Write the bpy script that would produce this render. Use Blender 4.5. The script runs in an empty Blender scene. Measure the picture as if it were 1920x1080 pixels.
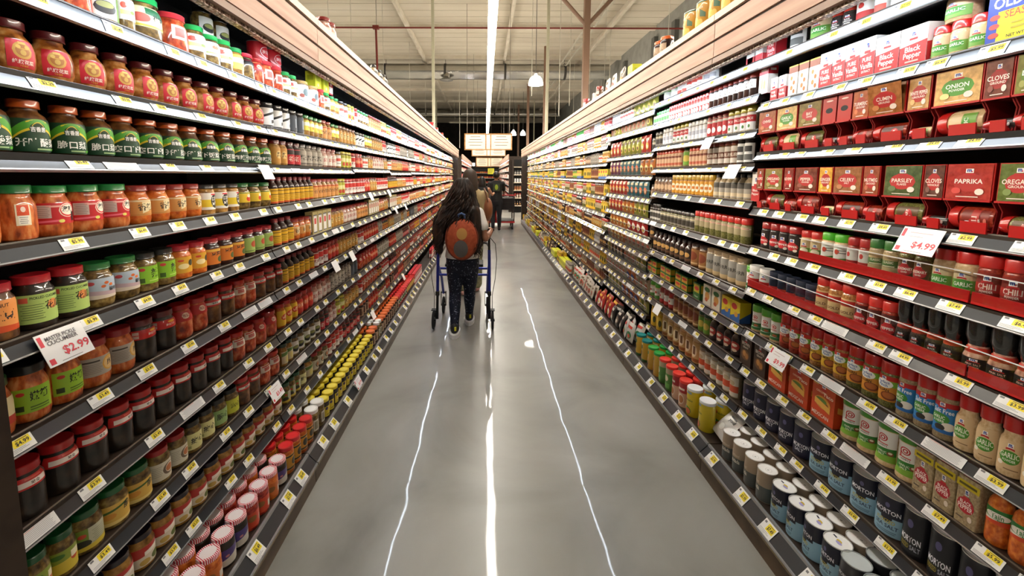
import bpy, math, random
from mathutils import Vector, Matrix
R_ = random.Random(7)
SC = bpy.context.scene
COL = SC.collection
pi = math.pi

# ---------------------------------------------------------------- camera
F, PX, PY, CH = 765.0, 910.0, 408.0, 1.56
PITCH, ROLL = math.radians(5.97), math.radians(0.18)
cd = bpy.data.cameras.new('camera'); cam = bpy.data.objects.new('camera', cd); COL.objects.link(cam)
cd.sensor_fit = 'HORIZONTAL'; cd.sensor_width = 36.0; cd.lens = F / 1920 * 36.0
cd.shift_x = (960 - PX) / 1920; cd.shift_y = -(540 - PY) / 1920
cd.clip_start = 0.05; cd.clip_end = 200
cam.matrix_world = (Matrix.Translation((0, 0, CH)) @ Matrix.Rotation(math.radians(90) - PITCH, 4, 'X') @ Matrix.Rotation(ROLL, 4, 'Z'))
SC.camera = cam

def proj_x(X, Y, Z):
    """Picture column of a point (only used to read positions along the shelves off the photograph)."""
    dz = Z - CH
    w = Y * math.cos(PITCH) - dz * math.sin(PITCH)
    v = Y * math.sin(PITCH) + dz * math.cos(PITCH)
    return PX + F * (math.cos(ROLL) * X + math.sin(ROLL) * v) / w
def y_at(px, X, Z):
    a, b = 0.35, 60.0
    for _ in range(50):
        m = (a + b) / 2
        q = proj_x(X, m, Z)
        if (q - px) * (1 if X > 0 else -1) > 0: a = m
        else: b = m
    return (a + b) / 2

# ---------------------------------------------------------------- world, exposure
W = bpy.data.worlds.new('world'); SC.world = W; W.use_nodes = True
W.node_tree.nodes['Background'].inputs[0].default_value = (1.0, 0.96, 0.9, 1)
W.node_tree.nodes['Background'].inputs[1].default_value = 0.12
vs = SC.view_settings
vs.view_transform = 'Standard'; vs.look = 'None'; vs.gamma = 1.0; vs.use_curve_mapping = False
vs.exposure = 0.52
SC.cycles.use_denoising = True
SC.cycles.max_bounces = 6; SC.cycles.diffuse_bounces = 3; SC.cycles.glossy_bounces = 3
SC.cycles.transmission_bounces = 4; SC.cycles.transparent_max_bounces = 6
SC.cycles.sample_clamp_indirect = 6.0
LED_POWER = 41.0        # strips under the canopies
TUBE_POWER = 42.0        # ceiling tube over this aisle
TUBE_FILL = 84.0        # unseen tubes added over the neighbouring aisles to brighten the ceiling

# ---------------------------------------------------------------- materials
def lin(h):
    if isinstance(h, tuple): return h
    h = h.lstrip('#')
    c = [int(h[i:i + 2], 16) / 255 for i in (0, 2, 4)]
    return tuple(x / 12.92 if x <= .04045 else ((x + .055) / 1.055) ** 2.4 for x in c)
MC = {}
def mat(col, rough=.5, metal=0.0, coat=0.0, emit=0.0, spec=.5, cr=.06):
    k = (col, rough, metal, coat, emit, spec, cr)
    if k in MC: return MC[k]
    m = bpy.data.materials.new('m%d' % len(MC)); m.use_nodes = True
    b = m.node_tree.nodes['Principled BSDF']
    c = lin(col) + (1,)
    b.inputs['Base Color'].default_value = c
    b.inputs['Roughness'].default_value = rough
    b.inputs['Metallic'].default_value = metal
    b.inputs['Coat Weight'].default_value = coat
    b.inputs['Coat Roughness'].default_value = cr
    b.inputs['Specular IOR Level'].default_value = spec
    if emit:
        b.inputs['Emission Color'].default_value = c
        b.inputs['Emission Strength'].default_value = emit
    MC[k] = m
    return m
def nmat(name, stops, scale=60.0, detail=3.0, rough=.4, coat=0.0, kind='noise', stretch=(1, 1, 1), rnd=True, bump=0.0, metal=0.0, dist=0.0, bscale=None):
    """Procedural two- to four-colour material in object space."""
    k = ('n', name)
    if k in MC: return MC[k]
    m = bpy.data.materials.new(name); m.use_nodes = True
    nt = m.node_tree; N = nt.nodes; L = nt.links
    b = N['Principled BSDF']
    tc = N.new('ShaderNodeTexCoord'); mp = N.new('ShaderNodeMapping')
    mp.inputs['Scale'].default_value = stretch
    L.new(tc.outputs['Object'], mp.inputs['Vector'])
    vec = mp.outputs['Vector']
    if rnd:
        oi = N.new('ShaderNodeObjectInfo'); mu = N.new('ShaderNodeMath'); mu.operation = 'MULTIPLY'; mu.inputs[1].default_value = 7.0
        L.new(oi.outputs['Random'], mu.inputs[0])
        va = N.new('ShaderNodeVectorMath'); va.operation = 'ADD'
        L.new(vec, va.inputs[0]); L.new(mu.outputs[0], va.inputs[1]); vec = va.outputs[0]
    if kind == 'voronoi':
        t = N.new('ShaderNodeTexVoronoi'); t.inputs['Scale'].default_value = scale; out = t.outputs['Distance']
    elif kind == 'wave':
        t = N.new('ShaderNodeTexWave'); t.inputs['Scale'].default_value = scale; t.inputs['Distortion'].default_value = dist
        t.inputs['Detail'].default_value = detail; out = t.outputs['Fac']
    else:
        t = N.new('ShaderNodeTexNoise'); t.inputs['Scale'].default_value = scale; t.inputs['Detail'].default_value = detail
        t.inputs['Distortion'].default_value = dist; out = t.outputs['Fac']
    L.new(vec, t.inputs['Vector'])
    cr = N.new('ShaderNodeValToRGB')
    e = cr.color_ramp.elements
    while len(e) < len(stops): e.new(.5)
    for i, (p, c) in enumerate(stops):
        e[i].position = p; e[i].color = lin(c) + (1,)
    L.new(out, cr.inputs[0]); L.new(cr.outputs[0], b.inputs['Base Color'])
    b.inputs['Roughness'].default_value = rough; b.inputs['Coat Weight'].default_value = coat
    b.inputs['Coat Roughness'].default_value = .04; b.inputs['Specular IOR Level'].default_value = .25; b.inputs['Metallic'].default_value = metal
    if bump:
        bn = N.new('ShaderNodeBump'); bn.inputs['Strength'].default_value = bump; bn.inputs['Distance'].default_value = .01
        L.new(out, bn.inputs['Height']); L.new(bn.outputs[0], b.inputs['Normal'])
    MC[k] = m
    return m

# ---------------------------------------------------------------- mesh builder
class MB:
    def __init__(s): s.v = []; s.f = []; s.mi = []; s.mats = []
    def slot(s, m):
        if isinstance(m, str): m = mat(m)
        if m not in s.mats: s.mats.append(m)
        return s.mats.index(m)
    def add(s, v, f, m):
        o = len(s.v); k = s.slot(m)
        s.v += [tuple(p) for p in v]
        s.f += [tuple(i + o for i in q) for q in f]; s.mi += [k] * len(f)
        return s
    def box(s, x0, y0, z0, x1, y1, z1, m):
        v = [(x, y, z) for z in (z0, z1) for y in (y0, y1) for x in (x0, x1)]
        return s.add(v, [(0, 2, 3, 1), (4, 5, 7, 6), (0, 1, 5, 4), (2, 6, 7, 3), (0, 4, 6, 2), (1, 3, 7, 5)], m)
    def lathe(s, prof, m, seg=24, cap0=True, cap1=True, c=(0, 0), sx=1, sy=1):
        v = []; f = []
        for r, z in prof:
            for i in range(seg):
                a = 2 * pi * i / seg
                v.append((c[0] + r * math.cos(a) * sx, c[1] + r * math.sin(a) * sy, z))
        for j in range(len(prof) - 1):
            for i in range(seg):
                k = (i + 1) % seg
                f.append((j * seg + i, j * seg + k, (j + 1) * seg + k, (j + 1) * seg + i))
        if cap0: f.append(tuple(range(seg - 1, -1, -1)))
        if cap1: f.append(tuple((len(prof) - 1) * seg + i for i in range(seg)))
        return s.add(v, f, m)
    def prism(s, pts, y0, y1, m, axis='y'):
        """Extrude a polygon given in (x, z) along y (or (y, z) along x, (x, y) along z)."""
        n = len(pts); v = []
        for t in (y0, y1):
            for a, b in pts:
                v.append((a, t, b) if axis == 'y' else (t, a, b) if axis == 'x' else (a, b, t))
        f = [(i, (i + 1) % n, n + (i + 1) % n, n + i) for i in range(n)]
        f += [tuple(range(n - 1, -1, -1)), tuple(range(n, 2 * n))]
        return s.add(v, f, m)
    def tube(s, path, r, m, seg=8, caps=True):
        P = [Vector(p) for p in path]; n = len(P)
        rr = r if isinstance(r, (list, tuple)) else [r] * n
        v = []; f = []; prev = None
        for i in range(n):
            t = (P[min(i + 1, n - 1)] - P[max(i - 1, 0)]).normalized()
            if prev is None:
                a = t.cross(Vector((0, 0, 1)))
                if a.length < 1e-3: a = t.cross(Vector((1, 0, 0)))
            else:
                a = prev - t * prev.dot(t)
            a.normalize(); prev = a
            b = t.cross(a)
            for k in range(seg):
                q = 2 * pi * k / seg
                v.append(P[i] + (a * math.cos(q) + b * math.sin(q)) * rr[i])
        for i in range(n - 1):
            for k in range(seg):
                l = (k + 1) % seg
                f.append((i * seg + k, i * seg + l, (i + 1) * seg + l, (i + 1) * seg + k))
        if caps:
            f.append(tuple(range(seg - 1, -1, -1))); f.append(tuple((n - 1) * seg + k for k in range(seg)))
        return s.add(v, f, m)
    def ball(s, c, r, m, seg=14, rings=9):
        rx, ry, rz = r if isinstance(r, (list, tuple)) else (r, r, r)
        v = []; f = []
        for j in range(rings + 1):
            a = -pi / 2 + pi * j / rings
            rr = max(math.cos(a), 1e-3)
            for i in range(seg):
                b = 2 * pi * i / seg
                v.append((c[0] + rx * rr * math.cos(b), c[1] + ry * rr * math.sin(b), c[2] + rz * math.sin(a)))
        for j in range(rings):
            for i in range(seg):
                k = (i + 1) % seg
                f.append((j * seg + i, j * seg + k, (j + 1) * seg + k, (j + 1) * seg + i))
        f += [tuple(range(seg - 1, -1, -1)), tuple(rings * seg + i for i in range(seg))]
        return s.add(v, f, m)
    def mesh(s, name, smooth=40):
        me = bpy.data.meshes.new(name)
        me.from_pydata(s.v, [], s.f)
        for m in s.mats: me.materials.append(m)
        me.polygons.foreach_set('material_index', s.mi)
        if smooth:
            me.polygons.foreach_set('use_smooth', [True] * len(s.f))
            me.set_sharp_from_angle(angle=math.radians(smooth))
        me.update()
        return me
    def join(s, o, M=None):
        v = o.v if M is None else [tuple(M @ Vector(p)) for p in o.v]
        off = len(s.v); s.v += v
        mp = [s.slot(m) for m in o.mats]
        s.f += [tuple(i + off for i in q) for q in o.f]; s.mi += [mp[k] for k in o.mi]
        return s

def obj(name, m, parent=None, label=None, cat=None, group=None, kind=None, smooth=40, loc=None):
    me = m.mesh(name, smooth) if isinstance(m, MB) else m
    o = bpy.data.objects.new(name, me); COL.objects.link(o)
    if parent: o.parent = parent
    if loc: o.location = loc
    tag(o, label, cat, group, kind)
    return o
def tag(o, label=None, cat=None, group=None, kind=None):
    if label: o['label'] = label
    if cat: o['category'] = cat
    if group: o['group'] = group
    if kind: o['kind'] = kind
    return o
def thing(name, label, cat, loc=(0, 0, 0), rotz=0, group=None):
    o = bpy.data.objects.new(name, None); COL.objects.link(o)
    o.location = loc; o.rotation_euler = (0, 0, rotz); o.empty_display_size = .05
    return tag(o, label, cat, group)
ORD = ('zeroth first second third fourth fifth sixth seventh eighth ninth tenth eleventh twelfth thirteenth fourteenth fifteenth '
       'sixteenth seventeenth eighteenth nineteenth twentieth').split()
for t in ('twenty', 'thirty', 'forty', 'fifty'):
    base = {'twenty': 'twentieth', 'thirty': 'thirtieth', 'forty': 'fortieth', 'fifty': 'fiftieth'}[t]
    if len(ORD) % 10 == 0: ORD.append(base)
    ORD += [t + '-' + w for w in ORD[1:10]]

# ---------------------------------------------------------------- lettering and flat artwork
TC = {}
def text_geo(txt, bold=.018):
    """Vertices and faces of a word, cap height 1, centred."""
    k = (txt, bold)
    if k in TC: return TC[k]
    c = bpy.data.curves.new('t', 'FONT'); c.body = txt; c.resolution_u = 2; c.offset = bold
    o = bpy.data.objects.new('t', c); COL.objects.link(o)
    me = o.evaluated_get(bpy.context.evaluated_depsgraph_get()).to_mesh()
    v = [(p.co.x, p.co.y) for p in me.vertices]; f = [tuple(p.vertices) for p in me.polygons]
    bpy.data.objects.remove(o); bpy.data.curves.remove(c)
    if not v: v = [(0, 0)]
    x0, x1 = min(p[0] for p in v), max(p[0] for p in v)
    cjk = any(ord(ch) > 0x2e80 for ch in txt)
    h = .92 if cjk else .72
    yo = min(p[1] for p in v) if cjk else 0
    v = [((x - (x0 + x1) / 2) / h, (y - yo) / h - .5) for x, y in v]
    TC[k] = (v, f, (x1 - x0) / h)
    return TC[k]

class Art:
    """Draws flat shapes (millimetres) through a bending function, each a hair in front of the last."""
    def __init__(s, m, bend, hi=True, step=5.0, vstep=0): s.m, s.bend, s.hi, s.o, s.step, s.vstep = m, bend, hi, 0.0003, step if hi else 14.0, vstep
    def cols(s, u0, u1, lo, up, col):
        n = max(1, int(math.ceil(abs(u1 - u0) / s.step)))
        us = [u0 + (u1 - u0) * i / n for i in range(n + 1)]
        k = 1
        if s.vstep:
            hh = max(abs(up(u) - lo(u)) for u in us); k = max(1, int(math.ceil(hh / s.vstep)))
        v = []; f = []
        for u in us:
            a, b = lo(u), up(u)
            for j in range(k + 1): v.append(s.bend(u, a + (b - a) * j / k, s.o))
        for i in range(n):
            for j in range(k):
                p = i * (k + 1) + j
                f.append((p, p + k + 1, p + k + 2, p + 1))
        s.m.add(v, f, col); s.o += .00012
    def draw(s, sh):
        for q in sh:
            t = q[0]
            if t == 'r':
                _, cx, cy, w, h, c = q
                s.cols(cx - w / 2, cx + w / 2, lambda u: cy - h / 2, lambda u: cy + h / 2, c)
            elif t == 'e':
                _, cx, cy, w, h, c = q
                st = s.step; s.step = max(w / (14 if s.hi else 6), .4)
                g = lambda u: h / 2 * math.sqrt(max(0, 1 - ((u - cx) / (w / 2)) ** 2))
                s.cols(cx - w / 2, cx + w / 2, lambda u: cy - g(u), lambda u: cy + g(u), c)
                s.step = st
            elif t == 'q':      # quad with sloping top and bottom: u0,u1, lo0,lo1, up0,up1
                _, u0, u1, a0, a1, b0, b1, c = q
                w = lambda u: (u - u0) / (u1 - u0)
                s.cols(u0, u1, lambda u: a0 + (a1 - a0) * w(u), lambda u: b0 + (b1 - b0) * w(u), c)
            elif t == 'a':      # arched band: u0,u1, base lower, base upper, rise
                _, u0, u1, a, b, rise, c = q
                cx, hw = (u0 + u1) / 2, (u1 - u0) / 2
                w = lambda u: rise * (1 - ((u - cx) / hw) ** 2)
                s.cols(u0, u1, lambda u: a + (w(u) if a > -900 else 0), lambda u: b + w(u), c)
            elif t == 't' and s.hi:
                txt, cx, cy, h, c = q[1:6]
                mw = q[6] if len(q) > 6 else 999
                V, Fc, w = text_geo(txt)
                sx = h if w * h <= mw else mw / w
                s.m.add([s.bend(cx + x * sx, cy + y * h, s.o) for x, y in V], Fc, c); s.o += .00012
            elif t == 't':
                txt, cx, cy, h, c = q[1:6]
                w = min(len(txt) * h * (.95 if ord(txt[0]) > 0x2e80 else .7), q[6] if len(q) > 6 else 999)
                s.cols(cx - w / 2, cx + w / 2, lambda u: cy - h * .28, lambda u: cy + h * .28, c)

# ================================================================ setting
END = 13.0
LX, RX = 1.0, 1.30               # fronts of the shelf lips, left and right of the camera
LBX, RBX = .845, 1.13            # fronts of the base decks and canopies
LJ = [.735] + [1.925 + 1.2195 * i for i in range(10)]
RJ = [.79] + [2.01 + 1.2195 * i for i in range(10)]
LZ = [1.968, 1.784, 1.607, 1.41, 1.201, .993, .776, .570, .360]
RZ1 = [2.104, 1.904, 1.675, 1.409, 1.216, 1.013, .797, .598, .374]
RZ2 = [2.108, 1.952, 1.786, 1.622, 1.435, 1.21, .98, .79, .60, .37]
RZ3 = [2.07, 1.952, 1.748, 1.565, 1.375, 1.21, 1.05, .91, .755, .583, .42]
RZN = [2.06, 1.88, 1.70, 1.52, 1.33, 1.14, .95, .76, .56, .37]
RZS = [RZ1, RZ2, RZ3] + [RZN] * 8
BASEZ = .158

floor_m = nmat('polished_concrete', [(0.3, '#787671'), (.5, '#8e8c86'), (.7, '#9c9a95')], scale=1.3, detail=10, rough=.3, rnd=False, dist=.7)
nt = floor_m.node_tree; fb = nt.nodes['Principled BSDF']
fb.inputs['Coat Weight'].default_value = .34; fb.inputs['Coat Roughness'].default_value = .035
fb.inputs['Specular IOR Level'].default_value = .4
tc = nt.nodes['Texture Coordinate']
n1 = nt.nodes.new('ShaderNodeTexNoise'); n1.inputs['Scale'].default_value = 2.3; n1.inputs['Detail'].default_value = 1.5
nt.links.new(tc.outputs['Object'], n1.inputs['Vector'])
bp = nt.nodes.new('ShaderNodeBump'); bp.inputs['Strength'].default_value = 1.0; bp.inputs['Distance'].default_value = .0032
nt.links.new(n1.outputs['Fac'], bp.inputs['Height']); nt.links.new(bp.outputs[0], fb.inputs['Coat Normal'])
m = MB(); m.box(-9, -4, -.1, 9, 46, 0, floor_m)
obj('floor', m, kind='structure')

ceil_m = nmat('painted_roof_deck', [(.3, '#c4baa8'), (.55, '#d6cdbb'), (.8, '#ddd6c8')], scale=.5, detail=6, rough=.8, rnd=False, stretch=(.4, 1.6, 1))
m = MB()
CZ = 7.6
for i in range(84):                       # shallow roof-deck ribs running across the aisle
    y = -4 + i * .6
    m.box(-9, y, CZ, 9, y + .57, CZ + .2, ceil_m)
    m.box(-9, y + .57, CZ + .05, 9, y + .6, CZ + .2, ceil_m)
obj('ceiling', m, kind='structure')
beam_m = nmat('cream_beam_paint', [(.35, '#d2c8b6'), (.65, '#ded6c6')], scale=2, rough=.7, rnd=False)
k = 0
for y in (9.5, 13.4, 17.2, 21.5, 25.5, 29.5, 34.0, 39.0):
    m = MB(); m.box(-9, y, CZ - .16, 9, y + .17, CZ + .02, beam_m)
    obj('ceiling_beam', m, kind='structure'); k += 1
for x in (-3.2, .9, 4.9):
    m = MB(); m.box(x, 6, CZ - .22, x + .12, 44, CZ - .02, beam_m)
    obj('ceiling_beam', m, kind='structure')
grey = nmat('grey_wall_paint', [(.4, '#85857f'), (.6, '#91918b')], scale=3, rough=.6, rnd=False)
m = MB(); m.box(6.9, -4, 0, 7.1, 46, CZ, grey)
obj('wall_right', m, kind='structure')
dkp = mat('#5a5a55', .6)
for y in (7.6, 9.7, 12.1, 15.2, 17.0, 20.5, 24, 28):
    m = MB(); m.box(6.74, y, 0, 6.93, y + .28, CZ - .5, dkp); obj('trim_%d' % int(y), m, kind='structure')
m = MB(); m.box(-7.1, -4, 0, -6.9, 46, CZ, grey); obj('wall_left', m, kind='structure')
darkwall = nmat('dark_wall', [(.4, '#1c1814'), (.6, '#26211c')], scale=2, rough=.7, rnd=False)
m = MB(); m.box(-7, 44.5, 0, 7, 44.8, CZ, darkwall); obj('wall_back', m, kind='structure')
m = MB(); m.box(-7, 44.3, 7.1, 7, 44.5, CZ, mat('#b0a898', .7)); obj('trim_1', m, kind='structure')

# ---------------------------------------------------------------- shelving
BLK = nmat('black_steel', [(.4, '#0d0c0c'), (.6, '#141211')], scale=30, rough=.38, rnd=False)
DBR = nmat('dark_brown_laminate', [(.4, '#2a211b'), (.6, '#352a22')], scale=14, rough=.45, rnd=False)
SLATE = mat('#25282d', .45, coat=.75, cr=.16, spec=.25)
EDGE = mat('#a9a9ab', .25, metal=.6)
CLEARTOP = mat('#5d554d', .2, coat=1.0)
PAPER, YEL, INK = mat('#e9e8e6', .45), mat('#f3dd35', .45), mat('#2b2a2c', .6)
TG = {}
def tag_mesh(price, kind=0):
    """A shelf-edge ticket 38 mm tall, flat in x-z, front towards -y."""
    k = (price, kind)
    if k in TG: return TG[k]
    m = MB(); w = 62 if kind != 2 else 105
    m.box(-w / 2000, -.0004, -.0165, w / 2000, 0, .0165, PAPER)
    A = Art(m, lambda u, v, o: (u / 1000, -.0006 - o, v / 1000), True, 200)
    if kind == 2:
        for i in range(8): A.draw([('r', -2 + (i % 3), 12 - i * 3.4, 92 - (i % 3) * 6, .9, mat('#9a9aa0'))])
        A.draw([('r', -16, 12, 50, 1.0, mat('#c4553c'))])
    else:
        A.draw([('r', 9, 4.5, 34, 17, YEL), ('r', -22, 10, 9, 5, mat('#77777a'))])
        for i, l in enumerate((40, 46, 30)): A.draw([('r', -28 + l / 2, -7 - i * 3, l, .9, mat('#8c8c90'))])
        A.draw([('t', price, 10, 3.5, 8.5, INK, 32), ('r', 10, 10.5, 22, 1.2, INK)])
    TG[k] = m.mesh('price_tag', 0)
    return TG[k]
PRICES = ['$2.99', '$3.49', '$4.99', '$3.99', '$5.49', '$2.29', '$4.49', '$5.99', '$6.49', '$7.49']
lvl_word = lambda i, n, side: ('bottom %s deck' % side) if i == n else '%s %s shelf down' % (ORD[i + 1], side)
bay_word = lambda b: '%s bay' % ORD[b + 1]
TILT = .50
def shelf(side, b, lv, y0, y1, z, nlv, near_prices=None):
    """One lift-out shelf: board, sloping price channel, tickets."""
    s = -1 if side == 'left' else 1
    X = LX if s < 0 else RX
    y0 += .004; y1 -= .004
    root = thing('store_shelf', 'black steel shelf with sloping price strip, %s, %s' % (lvl_word(lv, nlv, side), bay_word(b)), 'shelf',
                 (s * X, y0, z), 0, 'shelves of the %s run' % side)
    L = y1 - y0
    m = MB(); m.box(.018 if s > 0 else -.38, 0, -.028, .38 if s > 0 else -.018, L, -.001, BLK if lv < 3 else DBR)
    m.box(s * .012 if s > 0 else -.03, 0, -.04, .03 if s > 0 else -.012, L, -.028, BLK)
    obj('board', m, root)
    # channel: dark strip behind clear cover, light bead below
    t = TILT
    if z > 1.5:
        t = .5 * (math.atan2(2.118 + (-.02 if s < 0 else 0) - z + .02, X - (LBX if s < 0 else RBX) - .0625) + math.atan2(CH - z, X))
        t = max(.24, min(.64, t))
    dx, dz = math.sin(t), math.cos(t)
    ch = MB()
    def pt(a, d): return (s * (.002 + a * dx - d * dz) if True else 0, -.040 + a * dz + d * dx)
    def strip(a0, a1, d0, d1, mm):
        P = [pt(a0, d0), pt(a1, d0), pt(a1, d1), pt(a0, d1)]
        if s < 0: P = P[::-1]
        ch.prism(P, 0, L, mm, 'y')
    strip(.003, .042, -.006, 0, SLATE if not (s > 0 and lv == 0) else mat('#c3cbd8', .35, coat=.6))  # right top insert coloured pale to stand in for lamp glare
    strip(0, .0035, -.007, .003, EDGE)
    strip(.042, .047, -.006, .002, CLEARTOP)
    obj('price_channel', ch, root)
    # tickets
    if b <= 4:
        n = max(3, int(L / (.165 if b < 3 else .2)))
        if s > 0 and b in (0, 2): n = int(L / .115)
        rr = random.Random(b * 100 + lv * 7 + (0 if s < 0 else 5))
        for i in range(n):
            yy = (i + .5 + rr.uniform(-.22, .22)) * L / n
            kd = 2 if rr.random() < .08 else 0
            pr = rr.choice(PRICES)
            if near_prices and i < len(near_prices): pr = near_prices[i]
            tk = bpy.data.objects.new('price_tag', tag_mesh(pr, kd)); COL.objects.link(tk); tk.parent = root
            px, pz = pt(.0225, .0012)
            tk.location = (px, yy, pz)
            # local -y must face the aisle and up
            rot = Matrix.Rotation(pi / 2 if s < 0 else -pi / 2, 4, 'Z')
            tk.rotation_euler = (Matrix.Rotation(-t if s < 0 else t, 4, 'Y') @ rot).to_euler()
    else:
        m = MB(); rr = random.Random(b * 31 + lv + (0 if s < 0 else 9))
        yy = .05
        while yy < L - .1:
            a = pt(.006, .0014); c = pt(.034, .0014)
            w = rr.choice((.06, .06, .11))
            P = [(a[0], yy, a[1]), (a[0], yy + w, a[1]), (c[0], yy + w, c[1]), (c[0], yy, c[1])]
            m.add(P, [(0, 1, 2, 3) if s > 0 else (3, 2, 1, 0)], PAPER if rr.random() < .62 else YEL)
            yy += w + rr.uniform(.03, .14)
        obj('price_ticket_strip', m, root)
    return root

def base(side, b, y0, y1):
    s = -1 if side == 'left' else 1
    X = LBX if s < 0 else RBX
    y0 += .003; y1 -= .003; L = y1 - y0
    root = thing('base_deck', 'dark base deck with angled price rail and kick board, bottom of %s %s' % (side, bay_word(b)), 'shelf', (s * X, y0, 0), 0, 'base decks of the %s run' % side)
    m = MB()
    x = lambda a, c: (min(s * a, s * c), max(s * a, s * c))
    a, c = x(.05, .53); m.box(a, 0, BASEZ - .03, c, L, BASEZ, DBR)
    obj('deck', m, root)
    m = MB(); a, c = x(.012, .03); m.box(a, 0, 0, c, L, .103, nmat('brown_kick_board', [(.4, '#4d3d2d'), (.6, '#5b4936')], scale=9, rough=.4, rnd=False))
    obj('kick_board', m, root)
    m = MB()
    P = [(s * .0, .106), (s * .046, .152), (s * .052, .147), (s * .006, .101)]
    if s > 0: P = P[::-1]
    m.prism(P, 0, L, SLATE, 'y')
    for q0, q1, mm in (((0, .094), (.001, .109), mat('#8f8268', .25, metal=.9)), ((.0445, .150), (.0475, .160), EDGE), ((-.001, .106), (.0025, .111), EDGE)):
        P = [(s * (q0[0] - .003), q0[1]), (s * (q1[0] - .003), q1[1]), (s * (q1[0] + .006), q1[1]), (s * (q0[0] + .006), q0[1])]
        if s > 0: P = P[::-1]
        m.prism(P, 0, L, mm, 'y')
    obj('price_rail', m, root)
    n = 6 if b < 4 else 5
    rr = random.Random(b + 77 + (s > 0) * 40)
    if b <= 5:
        for i in range(n):
            yy = (i + .5 + rr.uniform(-.2, .2)) * L / n
            tk = bpy.data.objects.new('price_tag', tag_mesh(rr.choice(PRICES), 0)); COL.objects.link(tk); tk.parent = root
            th = math.atan2(.046, .05)
            tk.location = (s * (.023 - .0015), yy, .1303)
            tk.scale = (1.1, 1, 1.75)
            tk.rotation_euler = (Matrix.Rotation(-th if s < 0 else th, 4, 'Y') @ Matrix.Rotation(pi / 2 if s < 0 else -pi / 2, 4, 'Z')).to_euler()
    return root

def bay(side, b, y0, y1):
    s = -1 if side == 'left' else 1
    X = (LX if s < 0 else RX)
    root = thing('shelving_bay', 'black back panel and slotted posts behind goods, %s %s' % (side, bay_word(b)), 'shelving', (s * (X + .42), y0, 0), 0, 'bays of the %s run' % side)
    m = MB(); a, c = sorted((s * 0, s * .02)); m.box(a, .02, .12, c, y1 - y0 - .02, 2.085, mat('#0b0a0a', .6))
    obj('back_panel', m, root)
    m = MB()
    a, c = sorted((s * -.03, s * .03)); m.box(a, -.018, 0, c, .018, 2.085, BLK)
    obj('post', m, root)
    return root

for b in range(10):
    bay('left', b, LJ[b], LJ[b + 1]); bay('right', b, RJ[b], RJ[b + 1])
    base('left', b, LJ[b], LJ[b + 1]); base('right', b, RJ[b], RJ[b + 1])
    rr = random.Random(b * 13 + 1)
    for i, z in enumerate(LZ):
        zz = z + (rr.uniform(-.012, .012) if b > 1 else 0)
        shelf('left', b, i, LJ[b], LJ[b + 1], zz, len(LZ), {3: ['$2.99'], 4: ['$5.99'], 5: ['$4.99', '$3.49', '$3.49'], 6: ['$3.99', '$3.99'], 7: ['$3.49', '$3.49'], 8: ['$2.29', '$3.49']}.get(i) if b == 0 else None)
    for i, z in enumerate(RZS[b]):
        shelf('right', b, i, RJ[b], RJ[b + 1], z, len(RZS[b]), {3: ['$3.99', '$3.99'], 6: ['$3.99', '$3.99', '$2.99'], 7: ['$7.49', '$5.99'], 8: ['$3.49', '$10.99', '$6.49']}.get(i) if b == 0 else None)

def end_panel(s, X0, y, name):
    m = MB(); a, c = sorted((s * X0, s * (X0 + .62)))
    m.box(a, y - .045, 0, c, y, 2.085, DBR)
    obj('end_panel', m, None, name, 'panel')
end_panel(-1, .9, .728, 'dark brown end panel closing the near end of the left shelves')
end_panel(-1, .87, END - .02, 'dark brown end panel at far end of the left shelves')
end_panel(1, 1.15, END + .06, 'dark brown end panel at far end of the right shelves')

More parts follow.
